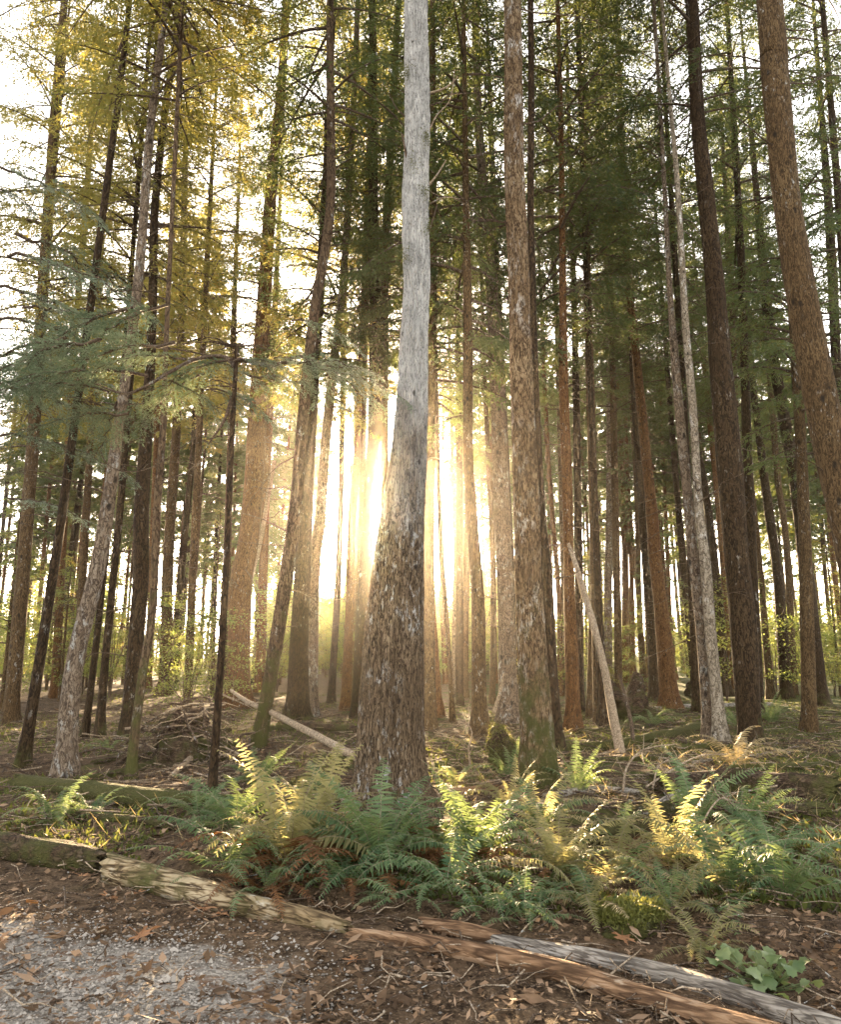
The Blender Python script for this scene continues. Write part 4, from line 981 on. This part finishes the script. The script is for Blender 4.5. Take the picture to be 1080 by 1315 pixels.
dead_branch('bare bough hanging in a loop below the hemlock boughs', [(150, 560), (130, 575), (140, 598), (170, 606), (205, 595), (250, 562)], 'twig', .011, (9.5, 9.5))
dead_branch('thin stick slanting from the thin dark hemlock', [(283, 890), (300, 898), (318, 905), (326, 900)], 'pale_twig', .014, (9.5, 9.9))
dead_branch('long straight stick leaning at the dark ferns', [(270, 1000), (300, 965), (320, 945), (340, 935)], 'twig', .008, (9.0, 10))

# ------------------------------------------------------------------ litter, gravel, cover
def scatter(n, y0, y1, bias=1.6, seed=1):
    r = np.random.default_rng(seed)
    y = y0 + (y1 - y0) * r.random(n) ** bias
    x = (r.random(n) * 2 - 1) * (y * .66 + .4)
    return x, y, r
def litter():
    x, y, r = scatter(80000, 2.6, 24, 1.9, 4); ok = fbm(x * 1.3, y * 1.3, 6, 3) + r.normal(0, .35, len(x)) > -.18; x, y = x[ok], y[ok]; n = len(x)
    z = ground_h(x, y) + .012 + r.random(n) * .02
    keep = r.random(n) < (1 - .6 * (1 - sstep(-1.3, .1, x)) * (1 - sstep(-.5, .4, y - (4.4 - .3 * (x + 1.8)))))
    x, y, z = x[keep], y[keep], z[keep]; n = len(x)
    C = np.stack([x, y, z], -1); a = r.uniform(0, 2 * PI, n)
    D = unit(np.stack([np.cos(a), np.sin(a), r.normal(0, .3, n)], -1)); W = unit(np.cross(D, np.array((0, 0, 1.0)) + r.normal(0, .4, (n, 3))))
    sc = np.exp(r.normal(-.1, .45, n))
    mb = MB(); leaf_quads(mb, C, D, W, r.uniform(.02, .065, n) * sc, r.uniform(.008, .032, n) * sc, 0)
    tag(mb.build('leaf_litter', M['litter']), 'dry brown leaves and needles strewn over the floor', 'leaf litter', kind='stuff')
    x, y, r = scatter(6500, 3.4, 26, 1.2, 9); mb = MB()
    for i in range(len(x)):
        if x[i] < -.3 and y[i] < 4.9 and r.random() < .7: continue
        a = r.uniform(0, 2 * PI); l = r.uniform(.08, .55) * (2.0 if y[i] > 7.5 else .7)
        q = np.linspace(-.5, .5, 4)[:, None]; d = np.array((math.cos(a), math.sin(a), r.normal(0, .14)))
        Q = np.array((x[i], y[i], float(ground_h(x[i], y[i])) + .02 + abs(r.normal(0, .03)))) + d * l * q + r.normal(0, .012, (4, 3))
        add_tube(mb, Q, np.linspace(r.uniform(.0025, .008) * (1.7 if y[i] > 7.5 else 1), .0015, 4), 4, 1 if r.random() < .3 else 0, False)
    tag(mb.build('twig_litter', [M['twig'], M['pale_twig']]), 'broken twigs scattered over the forest floor', 'twigs', kind='stuff')
litter()
def gravel():
    r = np.random.default_rng(8); n = 30000
    x = r.uniform(-3.2, .4, n); y = 2.6 + 3.0 * r.random(n)
    e = y - (4.9 - .34 * (x + 1.8)); ok = (e + r.normal(0, .3, n) < 0.0) & (x + r.normal(0, .35, n) < -.55)
    x, y = x[ok], y[ok]; n = len(x)
    base = np.array([(1, 0, 0), (-1, 0, 0), (0, 1, 0), (0, -1, 0), (0, 0, .7), (0, 0, -.7)], float)
    fc = np.array([(0, 2, 4), (2, 1, 4), (1, 3, 4), (3, 0, 4), (2, 0, 5), (1, 2, 5), (3, 1, 5), (0, 3, 5)])
    s = (.0035 + .011 * r.random((n, 1, 1)) ** 2.2 + .016 * (r.random((n, 1, 1)) < .015)) * r.uniform(.6, 1.3, (n, 1, 3)); a = r.uniform(0, 6.3, n)
    V = base[None] * s * r.uniform(.7, 1.2, (n, 6, 1))
    ca, sa = np.cos(a)[:, None], np.sin(a)[:, None]
    V = np.stack([V[..., 0] * ca - V[..., 1] * sa, V[..., 0] * sa + V[..., 1] * ca, V[..., 2]], -1) + np.stack([x, y, ground_h(x, y) + .004], -1)[:, None]
    m = N('gravel_stone'); gi = m.n('NewGeometry'); c = m.mix(gi.outputs['Random Per Island'], (.13, .113, .094), (.44, .39, .335))
    b = m.n('BsdfPrincipled', Roughness=.85); m.l(c, b.inputs['Base Color']); m.l(b.outputs[0], m.out.inputs[0])
    mb = MB(); mb.add(V.reshape(-1, 3), (np.arange(n)[:, None, None] * 6 + fc[None]).reshape(-1, 3), 0, False)
    tag(mb.build('gravel', m.m), 'grey gravel on the track in the lower corner', 'gravel', kind='stuff')
gravel()
def cover():
    x, y, r = scatter(75000, 5.2, 32, 1.35, 14); n = len(x)
    f = noise3(x * .6, y * .6, 3) + .25 * sstep(-1, 3, x); ok = (f > .02) & (path_mask(x, y) < .3)
    x, y = x[ok], y[ok]; n = len(x); C = np.stack([x, y, ground_h(x, y)], -1)
    D = unit(r.normal(0, .6, (n, 3)) + np.array((0, 0, .7))); W = unit(np.cross(D, r.normal(0, 1, (n, 3))))
    mb = MB(); leaf_quads(mb, C, D, W, r.uniform(.03, .11, n), r.uniform(.012, .04, n), 0)
    tag(mb.build('ground_cover', M['cover']), 'low moss and small green plants on the floor', 'ground cover', kind='stuff')
    x, y, r = scatter(5200, 6.5, 16, 1.2, 15); ok = (x > .5) | (r.random(len(x)) < .25); x, y = x[ok], y[ok]; n = len(x)
    mb = MB()
    C = np.stack([x, y, ground_h(x, y)], -1); a = r.uniform(0, 6.3, n)
    D = unit(np.stack([np.cos(a), np.sin(a), r.uniform(.2, 1.3, n)], -1)); W = unit(np.cross(D, r.normal(0, 1, (n, 3))))
    leaf_quads(mb, C, D, W, r.uniform(.08, .32, n), r.uniform(.004, .009, n), 0)
    tag(mb.build('dry_grass', M['fern_s']), 'dry straw-coloured grass and fern stalks', 'dry grass', kind='stuff')
cover()

def maple_leaf_mesh(seed):
    r = np.random.default_rng(seed); pts = []
    n = 5
    for k in range(n):
        a = -PI * .62 + PI * 1.24 * k / (n - 1); L = (.62, .85, 1.0, .85, .62)[k]
        for da, m in ((-.20, .45), (-.12, .72), (-.07, .70), (0, 1.0), (.07, .70), (.12, .72), (.20, .45)):
            pts.append((math.cos(a + da) * L * m, math.sin(a + da) * L * m))
    pts.append((-.12, .05)); pts.append((-.12, -.05))
    P = np.array(pts); z = .14 * (P ** 2).sum(1) + r.normal(0, .05, len(P))
    V = np.concatenate([np.stack([P[:, 0], P[:, 1], z], -1), [[0, 0, 0]]]) * .12
    k = np.arange(len(P)); c = len(P)
    mb = MB(); mb.add(V, np.stack([k, (k + 1) % c, np.full(c, c)], -1), 0, False)
    q = np.linspace(0, 1, 4)[:, None]; add_tube(mb, np.array((-.01, 0, 0)) + np.array((-.11, .03, .015)) * q, (.002,) * 4, 4)
    return mb.mesh('fallen_leaf', [M['maple']])
ML = [maple_leaf_mesh(s) for s in (1, 2, 3)]
for k, (px, py, s, lab) in enumerate([(180, 1205, 1.25, 'large orange fallen leaf at the edge of the gravel'), (262, 1170, 1.2, 'orange fallen leaf under the middle of the peeled log'),
    (142, 1156, .9, 'orange fallen leaf near the dark log end'), (288, 1178, .8, 'small fallen leaf right of the one under the peeled log'), (105, 1128, .7, 'pale fallen leaf beside the dark log end'),
    (175, 1150, .6, 'curled fallen leaf above the gravel'), (455, 1238, .6, 'pale fallen leaf below the tip of the split orange log'), (800, 1208, .9, 'tan fallen leaf below the bright mossy hump'),
    (925, 1218, 1.1, 'orange fallen leaf beside the low yellow fern'), (660, 1165, .9, 'rust fallen leaf between the low fern and the small fern'), (240, 1108, .9, 'tan fallen leaf behind the peeled log')]):
    o = bpy.data.objects.new('fallen_leaf', ML[k % 3]); COL.objects.link(o); p = ground_at(px, py)
    o.location = Vector(p) + Vector((0, 0, .025)); o.rotation_euler = (random.uniform(-.25, .25), random.uniform(-.25, .25), random.uniform(0, 6)); o.scale = (s,) * 3
    tag(o, lab, 'leaf', 'fallen maple leaves')

def leafy_plant():
    g = ground_at(985, 1268); r = np.random.default_rng(2)
    root = thing('leafy_plant', 'low plant with broad pale green leaves in the lower corner', 'plant', g)
    for k in range(60):
        a = r.uniform(0, 6.28); rad = r.uniform(.02, .27); h = r.uniform(.03, .16)
        c = np.array((math.cos(a) * rad, math.sin(a) * rad, h)); s = r.uniform(.022, .042)
        th = np.linspace(0, 2 * PI, 16, endpoint=False); rr = s * (1 + .12 * np.cos(th * 8)) * (1 - .25 * np.cos(th))
        tilt = Euler((r.uniform(-.6, .6), r.uniform(-.6, .6), r.uniform(0, 6.3))).to_matrix()
        V = np.concatenate([np.stack([rr * np.cos(th), rr * np.sin(th), .25 * rr * np.cos(th * 2)], -1), [[0, 0, .3 * s * .2]]]) @ np.array(tilt).T + c
        q = np.arange(16); mb = MB(); mb.add(V, np.stack([q, (q + 1) % 16, np.full(16, 16)], -1), 0)
        t = np.linspace(0, 1, 4)[:, None]; add_tube(mb, np.array((0, 0, -.02)) * (1 - t) + c * t, (.003,) * 4, 4)
        mb.build('leaf', M['broad'], root)
leafy_plant()

# ------------------------------------------------------------------ air, sky, sun
sd = ray(486, 655); sd = sd / np.linalg.norm(sd)
EL = math.asin(sd[2]); AZ = math.atan2(sd[0], sd[1])
sun_d = bpy.data.lights.new('sun', 'SUN'); sun = bpy.data.objects.new('sun', sun_d); COL.objects.link(sun)
sun_d.energy = 5.0; sun_d.angle = math.radians(.5); sun_d.color = (1, .73, .42)
sun.rotation_euler = Vector(sd).to_track_quat('Z', 'Y').to_euler(); sun.location = Vector(sd) * 400

def haze_box():
    x0, x1, y0, y1, z0, z1 = -150, 150, -61, 130, -3, 42
    V = [(x, y, z) for x in (x0, x1) for y in (y0, y1) for z in (z0, z1)]
    Fq = [(0, 1, 3, 2), (4, 6, 7, 5), (0, 4, 5, 1), (2, 3, 7, 6), (0, 2, 6, 4), (1, 5, 7, 3)]
    mb = MB(); mb.add(V, Fq, 0, False)
    m = bpy.data.materials.new('haze_air'); m.use_nodes = True; t = m.node_tree; t.nodes.clear()
    o = t.nodes.new('ShaderNodeOutputMaterial'); v = t.nodes.new('ShaderNodeVolumePrincipled')
    v.inputs['Color'].default_value = (1, .91, .76, 1); v.inputs['Density'].default_value = HAZE; v.inputs['Anisotropy'].default_value = .9
    t.links.new(v.outputs[0], o.inputs['Volume'])
    ob = mb.build('haze', m); tag(ob, 'thin bright forest haze', 'haze', kind='stuff')
HAZE = .00042
haze_box()

w = bpy.data.worlds.new('World'); scene.world = w; w.use_nodes = True
nt = w.node_tree; nt.nodes.clear()
out = nt.nodes.new('ShaderNodeOutputWorld'); bg = nt.nodes.new('ShaderNodeBackground')
sky = nt.nodes.new('ShaderNodeTexSky'); sky.sky_type = 'NISHITA'; sky.sun_disc = False
sky.sun_elevation = EL; sky.sun_rotation = AZ; sky.air_density = 1.0; sky.dust_density = 2.0; sky.ozone_density = 1.0
# the sun's disc and the bright air round it, in the sky itself
geo = nt.nodes.new('ShaderNodeNewGeometry')
dot = nt.nodes.new('ShaderNodeVectorMath'); dot.operation = 'DOT_PRODUCT'; dot.inputs[1].default_value = tuple(-sd)
nt.links.new(geo.outputs['Incoming'], dot.inputs[0])
def wm(op, a, b):
    x = nt.nodes.new('ShaderNodeMath'); x.operation = op
    for k, v in enumerate((a, b)):
        if hasattr(v, 'links'): nt.links.new(v, x.inputs[k])
        else: x.inputs[k].default_value = v
    return x.outputs[0]
ang = wm('ARCCOSINE', wm('MINIMUM', dot.outputs['Value'], .9999999), 0)
def lobe(sig, amp):
    q = wm('DIVIDE', ang, math.radians(sig)); return wm('MULTIPLY', wm('EXPONENT', wm('MULTIPLY', wm('MULTIPLY', q, q), -1.0), 0), amp)
gl = wm('ADD', wm('ADD', lobe(.75, 900.0), lobe(1.8, 14.0)), lobe(6.0, .6))
mx = nt.nodes.new('ShaderNodeMix'); mx.data_type = 'RGBA'; mx.blend_type = 'ADD'; mx.inputs[0].default_value = 1.0
sc = nt.nodes.new('ShaderNodeVectorMath'); sc.operation = 'SCALE'; sc.inputs[0].default_value = (1, .82, .55)
nt.links.new(gl, sc.inputs['Scale'])
hs = nt.nodes.new('ShaderNodeHueSaturation'); hs.inputs['Saturation'].default_value = .35
nt.links.new(sky.outputs[0], hs.inputs['Color'])
tint = nt.nodes.new('ShaderNodeMix'); tint.data_type = 'RGBA'; tint.blend_type = 'MULTIPLY'; tint.inputs[0].default_value = 1.0
nt.links.new(hs.outputs[0], tint.inputs[6]); tint.inputs[7].default_value = (1, .93, .86, 1)
nt.links.new(tint.outputs[2], mx.inputs[6]); nt.links.new(sc.outputs[0], mx.inputs[7])
nt.links.new(mx.outputs[2], bg.inputs[0]); bg.inputs[1].default_value = .105
nt.links.new(bg.outputs[0], out.inputs[0])

vs = scene.view_settings
vs.view_transform = 'Standard'; vs.look = 'None'; vs.gamma = 1; vs.exposure = 3.5; vs.use_curve_mapping = False
cy = scene.cycles
cy.max_bounces = 6; cy.diffuse_bounces = 3; cy.glossy_bounces = 1; cy.transmission_bounces = 3; cy.transparent_max_bounces = 4; cy.volume_bounces = 0
cy.caustics_reflective = False; cy.caustics_refractive = False
cy.sample_clamp_indirect = 6.0
cy.use_denoising = True
